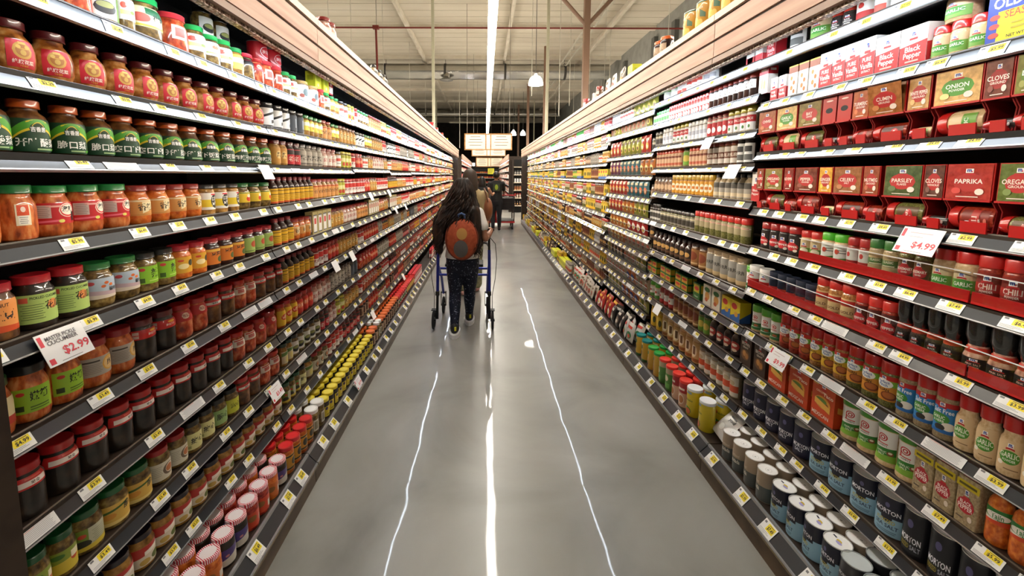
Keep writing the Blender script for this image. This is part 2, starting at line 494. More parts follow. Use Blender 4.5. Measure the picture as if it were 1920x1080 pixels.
# canopies with wood-look boards, LED lens below
WOOD = nmat('pale_pink_oak', [(.3, '#b08c7a'), (.5, '#c2a08e'), (.75, '#cfb09e')], scale=5, detail=5, rough=.5, rnd=False, stretch=(6, .35, 6))
TRIM = mat('#d8c4b0', .4)
GROOVE = mat('#3b302a', .6)
LENS = nmat('pebbled_lens', [(.35, '#4a382d'), (.5, '#8d7566'), (.62, '#d9c6b8')], scale=90, detail=2, rough=.2, rnd=False)
cuts_l = [.73, 2.13, 4.57, 7.0, 9.45, 11.9, END]
cuts_r = [.55, 2.1, 4.54, 6.98, 9.42, 11.86, END + .04]
for side, s, X, cuts, dz in (('left', -1, LBX, cuts_l, -.02), ('right', 1, RBX, cuts_r, .0)):
    for i in range(len(cuts) - 1):
        y0, y1 = cuts[i] + .002, cuts[i + 1] - .002; L = y1 - y0
        root = thing('shelf_canopy', 'pale wood canopy section over the %s shelves, %s from the near end' % (side, ORD[i + 1]), 'canopy', (s * X, y0, 0), 0, 'canopy sections over the %s shelves' % side)
        def bx(name, a, b, z0, z1, mm):
            m = MB(); a, b = sorted((s * a, s * b)); m.box(a, 0, z0 + dz, b, L, z1 + dz, mm); obj(name, m, root)
        bx('lower_board', .0, .02, 2.145, 2.217, WOOD)
        bx('upper_board', .0, .02, 2.230, 2.306, WOOD)
        bx('groove_strip', .010, .02, 2.217, 2.230, GROOVE)
        bx('top_trim', -.006, .03, 2.318, 2.35, TRIM)
        bx('shadow_gap', .010, .02, 2.306, 2.318, GROOVE)
        bx('bottom_rail', -.004, .018, 2.112, 2.137, mat('#8d7161', .4))
        bx('under_groove', .009, .018, 2.137, 2.145, GROOVE)
        bx('lens_strip', .018, .046, 2.10, 2.114, LENS)
        bx('roof_panel', .02, .60, 2.335, 2.348, BLK)
        bx('back_board', .575, .595, 2.11, 2.335, mat('#0b0a0a', .6))
        m = MB(); a, b = sorted((s * .042, s * .085)); m.box(a, .01, 2.128 + dz, b, L - .01, 2.150 + dz, BLK)
        hs = obj('lamp_housing', m, root)
        a, b = sorted((s * .053, s * .064))
        m = MB(); m.box(a, .02, 2.116 + dz, b, L - .02, 2.1275 + dz, mat((.80, .90, 1.0), .5, emit=LED_POWER))
        obj('lamp_tube', m, hs)

# ================================================================ goods: one builder per shape, run once detailed (parts) and once plain (far away)
PROF = {
 'std':   [(.88, 0), (.98, .02), (1, .06), (1, .66), (.95, .73), (.80, .80), (.78, .86)],
 'squat': [(.70, 0), (.86, .03), (.97, .16), (1, .32), (.99, .46), (.90, .60), (.70, .71), (.60, .76), (.60, .85)],
 'kim':   [(.84, 0), (.94, .03), (1, .14), (1, .56), (.96, .66), (.84, .75), (.78, .79), (.78, .87)],
 'cyl':   [(.94, 0), (1, .02), (1, .78), (.95, .82), (.88, .84), (.88, .88)],
 'cone':  [(.92, 0), (1, .03), (1, .42), (.92, .58), (.76, .72), (.68, .78), (.68, .86)],
 'tall':  [(.92, 0), (1, .02), (1, .60), (.92, .70), (.56, .80), (.50, .84), (.50, .88)],
 'round': [(.84, 0), (.96, .03), (1, .10), (1, .60), (.90, .70), (.66, .77), (.60, .80), (.60, .86)],
 'shaker': [(.96, 0), (1, .015), (1, .68), (.95, .735), (.88, .75), (.88, .78)],
 'waist': [(1, 0), (1.02, .02), (1.0, .09), (.93, .17), (.90, .26), (.90, .66), (.94, .72), (.94, .77)],
 'garlic': [(.86, 0), (.95, .02), (1, .10), (1, .52), (.92, .62), (.74, .68), (.74, .78)],
 'grind': [(.96, 0), (1, .02), (1, .34), (.84, .44), (.72, .52), (.74, .56)],
 'tin':   [(1, 0), (1, 1)],
}
LID = {'std': (.86, .845), 'squat': (.70, .83), 'kim': (.86, .85), 'cyl': (.95, .86), 'cone': (.76, .84), 'tall': (.56, .86), 'round': (.70, .84),
       'shaker': (.98, .76), 'waist': (1.0, .75), 'garlic': (.86, .76)}
def content(name):
    C = {
     'kimchi': ([(.3, '#7c3212'), (.5, '#c4612a'), (.7, '#e09a5c')], 55, 4, (1, 1, .45)),
     'kimred': ([(.3, '#6e1f10'), (.5, '#b8431f'), (.72, '#df8f5e')], 60, 4, (1, 1, .6)),
     'cauli':  ([(.3, '#6b3515'), (.5, '#b4702f'), (.7, '#e0b070')], 42, 3, (1, 1, 1)),
     'brown':  ([(.3, '#2e1a0c'), (.5, '#5b371a'), (.75, '#8a5f33')], 48, 4, (1, 1, .7)),
     'gold':   ([(.3, '#5c3d17'), (.5, '#9a6d2d'), (.75, '#c79a52')], 48, 4, (1, 1, .8)),
     'dark':   ([(.3, '#120d0a'), (.55, '#241a12'), (.8, '#3a2a1a')], 40, 3, (1, 1, .8)),
     'olive':  ([(.3, '#3c2d16'), (.5, '#6e5529'), (.75, '#a28a4e')], 60, 2, (1, 1, 1)),
     'soy':    ([(.3, '#1d0d08'), (.6, '#34160d'), (.8, '#4a2213')], 12, 2, (1, 1, 1)),
     'chili':  ([(.3, '#5f130b'), (.5, '#98251a'), (.72, '#c04a30')], 70, 4, (1, 1, 1)),
     'orange': ([(.3, '#9c4414'), (.5, '#c8621e'), (.72, '#e08a3c')], 60, 3, (1, 1, 1)),
     'pepper': ([(.3, '#141110'), (.5, '#2e2724'), (.72, '#5a5048')], 220, 3, (1, 1, 1)),
     'cream':  ([(.3, '#c9a678'), (.5, '#d9ba8e'), (.7, '#e6cfa8')], 90, 3, (1, 1, 1)),
     'herb':   ([(.3, '#4a4a26'), (.5, '#6c6a36'), (.72, '#94905a')], 200, 3, (1, 1, 1)),
     'spice':  ([(.3, '#7a4a22'), (.5, '#a8703a'), (.72, '#c99a60')], 180, 3, (1, 1, 1)),
     'paprika': ([(.3, '#6e1a10'), (.5, '#8e2a18'), (.72, '#a8442a')], 120, 3, (1, 1, 1)),
     'tan':    ([(.3, '#8a7658'), (.5, '#a5906e'), (.72, '#bba985')], 150, 3, (1, 1, 1)),
     'clear':  ([(.3, '#6c6258'), (.5, '#93897c'), (.72, '#b9b0a2')], 60, 3, (1, 1, .5)),
     'pink':   ([(.3, '#7a4a3c'), (.5, '#b98674'), (.72, '#d8b4a2')], 60, 3, (1, 1, .5)),
    }[name]
    return nmat('content_' + name, C[0], C[1], C[2], .4, .7, stretch=C[3])
GINGHAM = nmat('gingham_tin', [(.48, '#c4243a'), (.52, '#f2dcdc')], scale=62, detail=0, rough=.35, kind='wave', rnd=False)
def lidmat(h): return mat(h, .3, 0, .6)

def rad(prof, R, H):
    P = [(r * R, z * H) for r, z in PROF[prof]]
    def f(z):
        if z <= P[0][1]: return P[0][0]
        for (r0, z0), (r1, z1) in zip(P, P[1:]):
            if z <= z1: return r0 + (r1 - r0) * (z - z0) / max(1e-9, z1 - z0)
        return P[-1][0]
    return f
def jar(P, hi, prof='std', R=.036, H=.12, c='brown', lid='#8a1a1a', lab=None, lz=None, lw=2.2, bg=None, art=(), top=None, neck=None, bg2=None, lid_h=None, gingham=False, noart=False):
    seg = 24 if hi else 10
    body = P('glass_body'); cm = content(c) if isinstance(c, str) and not c.startswith('#') else mat(c, .35, 0, .8)
    pr = [(r * R, z * H) for r, z in PROF[prof]]
    body.lathe(pr, cm, seg)
    lr, lz0 = LID.get(prof, (.9, .85))
    z0, z1 = lz0 * H, H
    if lid:
        L = P('lid'); lm = lidmat(lid)
        rr = lr * R
        if prof in ('shaker', 'waist', 'garlic'):
            L.lathe([(rr, z0), (rr, z1 - .004), (rr - .003, z1)], lm, seg)
        else:
            L.lathe([(rr, z0), (rr + .0008, z0 + .002), (rr, z0 + .004), (rr, z1 - .002), (rr - .002, z1)], GINGHAM if gingham else lm, seg, cap1=not top)
            if top:
                L.lathe([(rr - .002, z1), (rr * .72, z1 - .0005)], GINGHAM if gingham else lm, seg, False, False)
                L.lathe([(rr * .72, z1 - .0005), (.001, z1)], mat(top, .35), seg, False, True)
    if bg:
        lz_ = lz or (.12, .58)
        a, b = lz_[0] * H, lz_[1] * H; mid = (a + b) / 2
        f = rad(prof, R, H); R0 = f(mid); Rm = R0 * 1000
        def bend(u, v, o):
            z = mid + v / 1000; r = f(min(max(z, 0), H)) + .0004 + o; t = u / Rm
            return (r * math.sin(t), -r * math.cos(t), z)
        lb = P('label')
        rs_ = [f(a + (b - a) * q / 8) for q in range(9)]
        A = Art(lb, bend, hi, 5, 0 if max(rs_) - min(rs_) < 1e-5 else 8)
        w, h = Rm * lw, (b - a) * 1000
        A.draw([('r', 0, 0, w, h, mat(bg, .42))])
        if not noart: A.draw(scale_art(art, w, h))
def scale_art(art, w, h):
    """Artwork is written on a -50..50 square and stretched to the label."""
    out = []
    for q in art:
        t = q[0]; q = list(q)
        def cm(x): return mat(x, .45) if isinstance(x, (str, tuple)) else x
        if t in ('r', 'e'): out.append((t, q[1] * w / 100, q[2] * h / 100, q[3] * w / 100, q[4] * h / 100, cm(q[5])))
        elif t == 'q': out.append((t, q[1] * w / 100, q[2] * w / 100, *[x * h / 100 for x in q[3:7]], cm(q[7])))
        elif t == 'a': out.append((t, q[1] * w / 100, q[2] * w / 100, q[3] * h / 100, q[4] * h / 100, q[5] * h / 100, cm(q[6])))
        else:
            mw = (q[6] if len(q) > 6 else 92) * w / 100
            out.append((t, q[1], q[2] * w / 100, q[3] * h / 100, q[4] * h / 100, cm(q[5]), mw))
    return out
def can(P, hi, R=.038, H=.11, side='#c8202a', bands=(), art=(), top='#e8e6e2', lw=2.6, rim='#b9b9b6', dome=False, toplabel=None, topart=(), bodyname='can_body'):
    seg = 26 if hi else 10
    B = P(bodyname)
    B.lathe([(R * .97, 0), (R, .003), (R, H - .0035)], mat(side, .4, 0, .3), seg)
    for z0, z1, c in bands:
        B.lathe([(R + .0003, z0 * H), (R + .0003, z1 * H)], mat(c, .4, 0, .3), seg, False, False)
    L = P('lid')
    if dome: L.lathe([(R * 1.02, H - .012), (R * 1.03, H - .002), (R * .98, H + .003), (R * .9, H + .004), (R * .8, H + .003)], mat(top, .35, 0, .3), seg)
    else:
        L.lathe([(R * 1.01, H - .003), (R * 1.01, H), (R * .95, H), (R * .94, H - .002)], mat(rim, .3, .5), seg, True, False)
        L.lathe([(R * .94, H - .002), (.0005, H - .002)], mat(top, .45), seg, False, True)
    if topart and hi:
        A = Art(L, lambda u, v, o: (u / 1000, v / 1000, H - .0016 + o), True, 3)
        A.draw(scale_art(topart, R * 1800, R * 1800))
    if art:
        Rm = R * 1000
        bend = lambda u, v, o: ((R + .0006 + o) * math.sin(u / Rm), -(R + .0006 + o) * math.cos(u / Rm), H / 2 + v / 1000)
        Art(P('label'), bend, hi, 5).draw(scale_art(art, Rm * lw, H * 1000))
def grinder(P, hi, R=.026, H=.135, c='pepper', art=()):
    jar(P, hi, 'grind', R, H, c, None, bg='#191614', lz=(.06, .33), lw=2.6, art=art)
    seg = 20 if hi else 8
    P('grinder_cap').lathe([(R * .74, .55 * H), (R * .8, .6 * H), (R * .98, .7 * H), (R, .95 * H), (R * .92, H)], mat('#141312', .25, 0, 1), seg)
    P('seal_band').lathe([(R * .86, .40 * H), (R * .90, .42 * H), (R * .82, .50 * H), (R * .76, .52 * H)], mat('#b5301e', .4), seg, False, False)
def rrect(w, d, r, n=3):
    P = []
    for cx, cy, a0 in ((w / 2 - r, d / 2 - r, 0), (-w / 2 + r, d / 2 - r, 90), (-w / 2 + r, -d / 2 + r, 180), (w / 2 - r, -d / 2 + r, 270)):
        for i in range(n + 1):
            a = math.radians(a0 + 90 * i / n); P.append((cx + r * math.cos(a), cy + r * math.sin(a)))
    return P
def carton(P, hi, w=.06, d=.04, h=.12, side='#c8202a', art=(), top=None, sideart=None, r=.0015, bodyname='carton'):
    B = P(bodyname); pts = rrect(w, d, r, 2 if hi else 1)
    B.prism(pts, 0, h, mat(side, .42, 0, .2), 'z')
    F_ = P('front_print')
    Art(F_, lambda u, v, o: (u / 1000, -d / 2 - .0003 - o, h / 2 + v / 1000), hi, 300).draw(scale_art(art, w * 1000, h * 1000))
    # the two narrow sides carry the same ground colours
    for sg in (-1, 1):
        Art(F_, lambda u, v, o, sg=sg: (sg * (w / 2 + .0003 + o), sg * u / 1000, h / 2 + v / 1000), hi, 300).draw(scale_art([q for q in (sideart if sideart is not None else art) if q[0] in 'rqa'], d * 1000, h * 1000))
    if top: B.box(-w / 2 + .0015, -d / 2 + .0015, h, w / 2 - .0015, d / 2 - .0015, h + .0008, mat(top, .45))
def tin(P, hi, w=.05, d=.05, h=.135, c='tan', lid='#8e1c1c', art=(), lidh=.03):
    B = P('tin_body'); B.prism(rrect(w, d, .007, 3 if hi else 1), 0, h, content(c), 'z')
    L = P('lid'); L.prism(rrect(w * .86, d * .86, .012, 4 if hi else 1), h, h + lidh, lidmat(lid), 'z')
    Art(P('label'), lambda u, v, o: (u / 1000, -d / 2 - .0003 - o, h / 2 + v / 1000), hi, 300).draw(scale_art(art, w * 1000, h * 1000))
def pouch(P, hi, w=.11, d=.035, h=.15, c='#8a3a1e', art=(), seal=True):
    n = 8 if hi else 3; B = P('bag'); v = []; f = []
    for sg in (-1, 1):
        for j in range(n + 1):
            for i in range(n + 1):
                x, z = i / n, j / n
                t = (math.sin(pi * x) ** .6) * (max(0, math.sin(pi * min(1, max(0, (z - .02) / .96)))) ** .45)
                v.append(((x - .5) * w * (1 - .05 * math.sin(pi * z)), sg * d / 2 * t, z * h))
    N = (n + 1) ** 2
    for j in range(n):
        for i in range(n):
            a = j * (n + 1) + i
            f.append((a, a + 1, a + n + 2, a + n + 1)); f.append((N + a, N + a + n + 1, N + a + n + 2, N + a + 1))
    cm = mat(c, .28, .15, .5) if c.startswith('#') else content(c)
    B.add(v, f, cm)
    def bend(u, v_, o):
        x, z = u / 1000 / w + .5, (v_ / 1000 + h / 2) / h
        x = min(max(x, 0), 1); z = min(max(z, 0), 1)
        t = (math.sin(pi * x) ** .6 if 0 < x < 1 else 0) * (max(0, math.sin(pi * min(1, max(0, (z - .02) / .96)))) ** .45)
        return ((x - .5) * w, -d / 2 * t - .0008 - o * 3, z * h)
    if art: Art(P('front_print'), bend, hi, 8, 12).draw(scale_art(art, w * 1000, h * 1000))

T = {}
class Tmpl: pass
def reg(key, kind, cat, look, hw, hh, fn, **kw):
    """hw: half width along the shelf."""
    t = Tmpl(); t.kind, t.cat, t.look, t.R, t.H = kind, cat, look, hw, hh
    t.D = kw.pop('D', hw)
    hi = {}
    def P(n): return hi.setdefault(n, MB())
    fn(P, True, **kw)
    t.parts = [(n, m.mesh(n)) for n, m in hi.items() if m.v]
    J = MB()
    for n, m in hi.items(): J.join(m)
    t.whole = J.mesh(kind)
    lo = MB(); fn(lambda n: lo, False, **kw); t.lo = lo
    T[key] = t
def J(key, look, prof, R, H, c, lid, bg=None, art=(), kind='pickle_jar', cat='jar', **kw):
    reg(key, kind, cat, look, R, H, jar, prof=prof, R=R, H=H, c=c, lid=lid, bg=bg, art=art, **kw)

# ---------------------------------------------------------------- left-hand goods
LINES = lambda x, y, w, n, c='#8a8a8a', dy=9, h=3: [('r', x, y - i * dy, w * (1 - .18 * (i % 2)), h, c) for i in range(n)]
J('cauli', 'squat cauliflower jar, red label', 'squat', .042, .116, 'cauli', '#5c1a1e', '#c32430', [
    ('e', 0, 12, 66, 62, '#c3953e'), ('e', 0, 12, 48, 44, '#a86a2c'), ('e', -14, 24, 16, 14, '#d2aa50'), ('e', 14, 24, 16, 14, '#d2aa50'), ('e', 0, 4, 20, 20, '#c8a04a'),
    ('r', 0, 38, 26, 9, '#d8b45e'), ('t', '绝嫩花菜', 0, -30, 15, '#f0dcd0', 72), ('t', '下饭酱菜', 0, -44, 6, '#d8a040', 40)], lz=(.10, .62), lw=1.25, kind='pickle_jar')
for key, txt in (('g1', '开味酸菜'), ('g2', '脆口菜'), ('g3', '爽口下饭'), ('g4', '开味菜'), ('g5', '下饭菜'), ('g6', '麻辣三丝')):
    J(key, 'green-label pickle jar, orange lid', 'cone' if key in ('g4', 'g5', 'g6') else 'round', .040, .122, 'brown', '#b5541f', '#123f25', [
        ('a', -50, 50, -16, 14, 34, '#e3c92f'), ('a', -50, 50, -10, 14, 36, '#4fa12c'),
        ('e', 0, 20, 34, 36, '#173a1e'), ('a', -12, 12, 26, 29, 12, '#d8c23a'), ('t', '吉香居', 0, 18, 15, '#ffffff', 30),
        ('t', txt, 0, -22, 25, '#f4f4ee', 86), ('r', 12, -42, 36, 5, '#9fc08a'), ('r', 38, -42, 12, 7, '#59b030')], lz=(.03, .64), lw=2.3, kind='preserved_vegetable_jar')
J('kimbig', 'large kimchi jar, small cream label', 'kim', .050, .125, 'kimchi', '#1d6b34', '#efe3c4', [
    ('r', 0, 22, 80, 50, '#d9502c'), ('e', 0, 26, 34, 26, '#f3d9cc'), ('r', 0, -24, 70, 40, '#f3ece0')] + LINES(0, -12, 56, 4), lz=(.28, .66), lw=.7, kind='kimchi_jar')
J('spicyred', 'kimchi jar, red spicy label', 'kim', .043, .122, 'kimchi', '#1f7a3a', '#c01f26', [
    ('r', -26, 10, 30, 60, '#c9b3ac'), ('e', 22, 14, 40, 66, '#f0e2cf'), ('e', 22, 14, 36, 60, '#d7262c'), ('e', 22, 16, 32, 50, '#f4ead9'), ('t', '激辣', 22, 20, 26, '#1a1414', 30), ('r', 34, -16, 8, 44, '#151010'), ('q', -40, 10, -44, -36, -34, -28, '#e4667a'), ('e', 6, -36, 12, 16, '#d8cf66'), ('r', -6, 34, 26, 8, '#e9a79c')] + LINES(-26, 32, 24, 6, '#857672', 9, 2), lz=(.24, .66), lw=2.5, kind='kimchi_jar')
J('xiang', 'bamboo shoot jar, tan label', 'kim', .037, .116, 'orange', '#8f2a22', '#c98e4a', [
    ('r', 0, 40, 100, 8, '#d8c6a0'), ('q', 0, 48, -36, -10, 34, 34, '#e6d3a6'), ('t', '香筍', 14, 2, 44, '#17120e', 66), ('r', 0, -44, 100, 4, '#b87a38')], lz=(.22, .64), lw=2.2, kind='pickle_jar')
J('wb', 'bean curd jar, white yellow label', 'cyl', .034, .112, 'gold', '#23201d', '#f0ece2', [
    ('r', 0, -12, 100, 44, '#e7c82c'), ('e', 20, 0, 46, 84, '#1a1816'), ('t', '鳳梨', 20, 14, 24, '#f5f0e0', 36), ('t', '豆醬', 20, -14, 24, '#f5f0e0', 36), ('r', 14, 40, 30, 8, '#cf3340')], lz=(.16, .72), lw=2.4, kind='relish_jar')
J('tomato', 'pickle jar with yellow tomato label', 'kim', .034, .112, 'olive', '#256b30', '#e5c233', [
    ('e', 22, -14, 34, 50, '#cf3a1e'), ('e', 22, 14, 26, 30, '#f2ead0'), ('r', 0, 42, 100, 8, '#3d6a2e')], lz=(.26, .66), lw=2.2, kind='relish_jar')
J('peanut', 'jar with orange peanut label', 'std', .042, .125, 'brown', '#a3202a', '#dd8f4c', [
    ('t', 'PEANUT', 0, 34, 11, '#2e1a10', 70), ('t', '土豆', 6, 2, 34, '#15100c', 60), ('q', -50, 50, -50, -50, -24, -34, '#c4491f')], lz=(.16, .72), lw=2.2, kind='pickle_jar')
J('pickled', 'dark pickle jar, pale green label', 'std', .046, .125, 'dark', '#a81f26', '#a9c26a', [
    ('r', -36, 32, 18, 18, '#cf5a44'), ('t', 'PICKLED CUCUMBER', 10, 38, 9, '#20261a', 66), ('e', 22, 8, 26, 34, '#d8894a'), ('t', '花瓜', 24, 6, 30, '#17140f', 46)] + LINES(-20, 14, 44, 7, '#5e7040', 8, 2), lz=(.12, .66), lw=2.3, kind='pickle_jar')
J('ltblue', 'pale blue label jar, green lid', 'kim', .042, .120, 'olive', '#256a34', '#a9b6c4', [
    ('q', -50, 50, -50, -50, -6, -24, '#b39aa0'), ('q', -50, 50, -50, -50, -28, -40, '#cdbfae'), ('e', 2, 26, 12, 14, '#c9622c'), ('e', 14, 14, 12, 14, '#cf6a30'), ('e', -6, 10, 12, 14, '#bb5a2a'), ('e', -34, 28, 18, 18, '#b8444a'), ('t', '破布子', 26, -8, 20, '#1d1a1c', 42)], lz=(.2, .66), lw=2.3, kind='pickle_jar')
J('gla', 'bright green label jar, dark lid', 'std', .038, .118, 'olive', '#1d1d1a', '#84b82c', [
    ('e', -28, 32, 20, 18, '#c8343a'), ('t', '辣', 16, 6, 52, '#15160e'), ('r', -30, -30, 18, 26, '#3d5a1c'), ('r', 14, -34, 44, 6, '#b7d66a')], lz=(.2, .66), lw=2.3, kind='pickle_jar')
J('yello', 'jar with golden label, red lid', 'std', .037, .115, 'orange', '#a5222a', '#d8a030', [
    ('e', -6, -8, 40, 34, '#f0d9a0'), ('e', 24, 10, 26, 40, '#3d3a26'), ('e', -16, 28, 22, 14, '#c8442a')], lz=(.18, .66), lw=2.3, kind='pickle_jar')
J('dkor', 'dark jar, orange label, red lid', 'std', .037, .115, 'soy', '#9a2128', '#d2762a', [
    ('r', 0, 40, 100, 14, '#e0b24a'), ('t', '豆腐乳', 10, 18, 26, '#1b120c', 70), ('e', 22, -20, 34, 40, '#4a5a2a')], lz=(.14, .66), lw=2.3, kind='bean_curd_jar')
J('grb', 'dark jar, sage label, red lid', 'std', .035, .115, 'soy', '#9a2128', '#93aa58', [
    ('e', 10, 6, 40, 44, '#a8482a'), ('r', 0, -38, 80, 6, '#5e7438')], lz=(.14, .70), lw=2.3, kind='bean_curd_jar')
J('shan', 'jar with mountain vegetable label', 'kim', .045, .13, 'kimchi', '#2a5a2c', '#e6d6a8', [
    ('t', '山', 0, 20, 40, '#17130f'), ('q', -50, 50, -50, -50, -14, -22, '#b83428')], lz=(.2, .66), lw=2.2, kind='pickle_jar')
J('nensun', 'bamboo jar, lime label, black lid', 'kim', .050, .132, 'kimchi', '#16130f', '#8fb82e', [
    ('e', -28, 30, 20, 16, '#b8342c'), ('t', '嫩筍', 14, 14, 36, '#17180e', 62), ('r', -32, -28, 20, 22, '#2c3a18'), ('r', 14, -28, 46, 5, '#4d6a20'), ('r', 14, -38, 46, 4, '#4d6a20')], lz=(.18, .62), lw=2.0, kind='kimchi_jar')
J('greyl', 'grey pictured label jar, red lid', 'kim', .044, .126, 'kimchi', '#8f1f22', '#a89e92', [
    ('e', 24, 4, 46, 80, '#cf9a3a'), ('e', 24, 4, 38, 66, '#d8b47a'), ('t', '麻', 24, 6, 34, '#17120e'), ('r', -24, 30, 40, 8, '#423a34')] + LINES(-22, 14, 44, 6, '#7a7068', 9, 2), lz=(.24, .64), lw=2.3, kind='kimchi_jar')
J('redneck', 'dark pickle jar, wide red band', 'std', .043, .126, 'dark', '#5a1418', '#c42320', [
    ('r', -36, 0, 16, 70, '#c9b0a4'), ('t', '脆瓜条片', 10, -8, 26, '#f3e2d4', 62), ('e', 14, 26, 26, 26, '#e0a030')], lz=(.54, .76), lw=2.5, kind='pickle_jar')
J('kimred', 'kimchi jar with red neck label', 'kim', .038, .12, 'kimred', '#b0201e', '#b3231f', [
    ('e', 0, 6, 30, 60, '#e9c8b0'), ('t', '泡菜', 0, 6, 34, '#8a1a16', 50)], lz=(.52, .80), lw=2.4, kind='kimchi_jar')
J('redwhite', 'pickle jar, red and white band', 'std', .036, .118, 'brown', '#b51f1c', '#c8261f', [
    ('r', 6, -4, 76, 40, '#f0e6dc'), ('t', '酱腐瓜', 6, -4, 26, '#26201c', 60)], lz=(.56, .76), lw=2.4, kind='pickle_jar')
J('darkred', 'dark jar, red collar, white strip', 'std', .040, .128, 'dark', '#a3191c', '#bf2320', [
    ('r', 6, -8, 82, 48, '#e9ddd4'), ('t', '味全', 18, -8, 30, '#26201c', 50), ('r', 16, 34, 40, 14, '#d8584a')], lz=(.58, .78), lw=2.1, kind='sauce_jar')
J('kimchi', 'kimchi jar with white seal label', 'kim', .037, .12, 'kimred', '#c0261c', '#e2d6c4', [
    ('r', 0, -8, 50, 50, '#b8443a'), ('r', 0, 34, 80, 14, '#cf3a2a')], lz=(.50, .76), lw=1.6, kind='kimchi_jar')
J('gy', 'relish jar, green and yellow label', 'std', .041, .112, 'olive', '#14502a', '#7f8f2e', [
    ('q', -50, 50, -50, -50, -4, 10, '#cdb53a'), ('e', 26, 6, 26, 40, '#b8442c'), ('r', 30, 16, 30, 30, '#e6dfc0'), ('e', -20, 28, 40, 22, '#3f6a24')], lz=(.10, .62), lw=2.4, kind='relish_jar')
J('gyw', 'relish jar, white and green label', 'std', .041, .112, 'olive', '#14502a', '#b9b89e', [
    ('r', -28, 0, 44, 100, '#71882e'), ('e', -20, 20, 20, 20, '#c0442e'), ('e', -22, -20, 44, 40, '#2c2c20'), ('q', -50, 50, -50, -50, -36, -22, '#cdb53a')] + LINES(24, 30, 44, 7, '#84846e', 9, 2), lz=(.10, .62), lw=2.4, kind='relish_jar')
J('yleaf', 'relish jar, yellow leaf label', 'std', .038, .112, 'olive', '#17582c', '#d3aa4c', [
    ('q', -34, 30, 10, 30, 22, 40, '#44632a'), ('t', '脆', 26, 18, 34, '#1d1a12'), ('q', -50, 50, -50, -50, -30, -40, '#e0c878'), ('e', -22, -4, 36, 30, '#cf9038')], lz=(.10, .62), lw=2.4, kind='relish_jar')
J('circ', 'relish jar, white label, brown swirl', 'std', .037, .112, 'olive', '#9f1d20', '#cfc9b4', [
    ('e', 18, 2, 50, 66, '#6c5a48'), ('e', 22, 4, 40, 54, '#d8d0bc'), ('e', 18, 4, 30, 40, '#b06a38')] + LINES(-26, 30, 36, 6, '#8f897a', 10, 2), lz=(.10, .62), lw=2.4, kind='relish_jar')
J('cream', 'relish jar with cream brush label', 'std', .037, .112, 'olive', '#17140f', '#d8d392', [
    ('t', '癡心', 8, 4, 40, '#1a160e', 70), ('r', -30, -32, 20, 16, '#a8a86a')], lz=(.12, .64), lw=2.4, kind='relish_jar')
J('sage', 'relish jar, sage brush label', 'std', .037, .112, 'olive', '#17140f', '#8fae6a', [
    ('t', '脆心', 6, 4, 40, '#1a160e', 70)], lz=(.12, .64), lw=2.4, kind='relish_jar')
J('lime', 'relish jar with lime brush label', 'std', .037, .112, 'olive', '#17140f', '#c2c43a', [
    ('t', '素心', 6, 4, 34, '#1a160e', 70)], lz=(.12, .64), lw=2.4, kind='relish_jar')
J('purple', 'chutney jar, red and white label', 'std', .037, .108, 'gold', '#1d1520', '#d8cdb8', [
    ('q', -50, 50, -4, 14, 50, 50, '#b2332a'), ('q', -16, 44, 2, 14, 22, 34, '#efe6da'), ('e', 20, -24, 34, 36, '#5e6a2e'), ('e', -16, -30, 30, 30, '#c2a050')], lz=(.10, .66), lw=2.4, kind='chutney_jar')
for key, c, bg, look in (('ging1', 'orange', None, 'orange marmalade jar, gingham lid'), ('ging2', 'dark', '#4a3678', 'purple labelled jar, gingham lid'), ('ging3', 'chili', '#c8401e', 'orange labelled jar, gingham lid')):
    J(key, look, 'cyl', .036, .118, c, '#c4243a', bg or '#c96a24', [('r', 30, -10, 26, 44, '#d9d3c6'), ('e', -20, 10, 40, 40, '#8a5a28')] if key != 'ging2' else [('q', -50, 50, -50, -50, -20, 16, '#c8c0b4'), ('e', -10, 10, 16, 14, '#c07a80')],
      lz=(.10, .62), lw=2.3, kind='jam_jar', top='#e9dcdc', gingham=True)
J('redtall', 'tall orange jar, plain red lid', 'cyl', .034, .132, 'orange', '#c21f22', '#c98e2a', [
    ('r', 0, 38, 100, 10, '#2c2a24'), ('r', 0, -40, 100, 10, '#2c2a24'), ('e', 8, 0, 40, 50, '#3c3a2a')], lz=(.14, .72), lw=2.2, kind='jam_jar', top='#d8262a')
J('whitelid', 'olive brown jar, white lid', 'cyl', .035, .138, 'olive', '#e4e2dc', '#cfc9b8', [('r', 0, 0, 70, 70, '#8d8468')], lz=(.16, .6), lw=.9, kind='jam_jar', top='#f0eeea')
J('yellid', 'dark jar, yellow lid and tag', 'cyl', .033, .112, 'dark', '#dfc52a', '#d6be28', [('e', -10, 30, 40, 30, '#3a2a4a'), ('r', 16, -30, 60, 10, '#8a7a1a')], lz=(.08, .62), lw=1.3, kind='bean_paste_jar', top='#e8d65a')
J('orlid', 'dark sauce jar, orange lid', 'cyl', .035, .125, 'soy', '#d8662a', '#b89a7c', [('t', '香', 10, 0, 50, '#2a1a12'), ('r', -26, 0, 30, 80, '#4a2a1c')], lz=(.12, .7), lw=2.2, kind='bean_paste_jar', top='#e2703a')
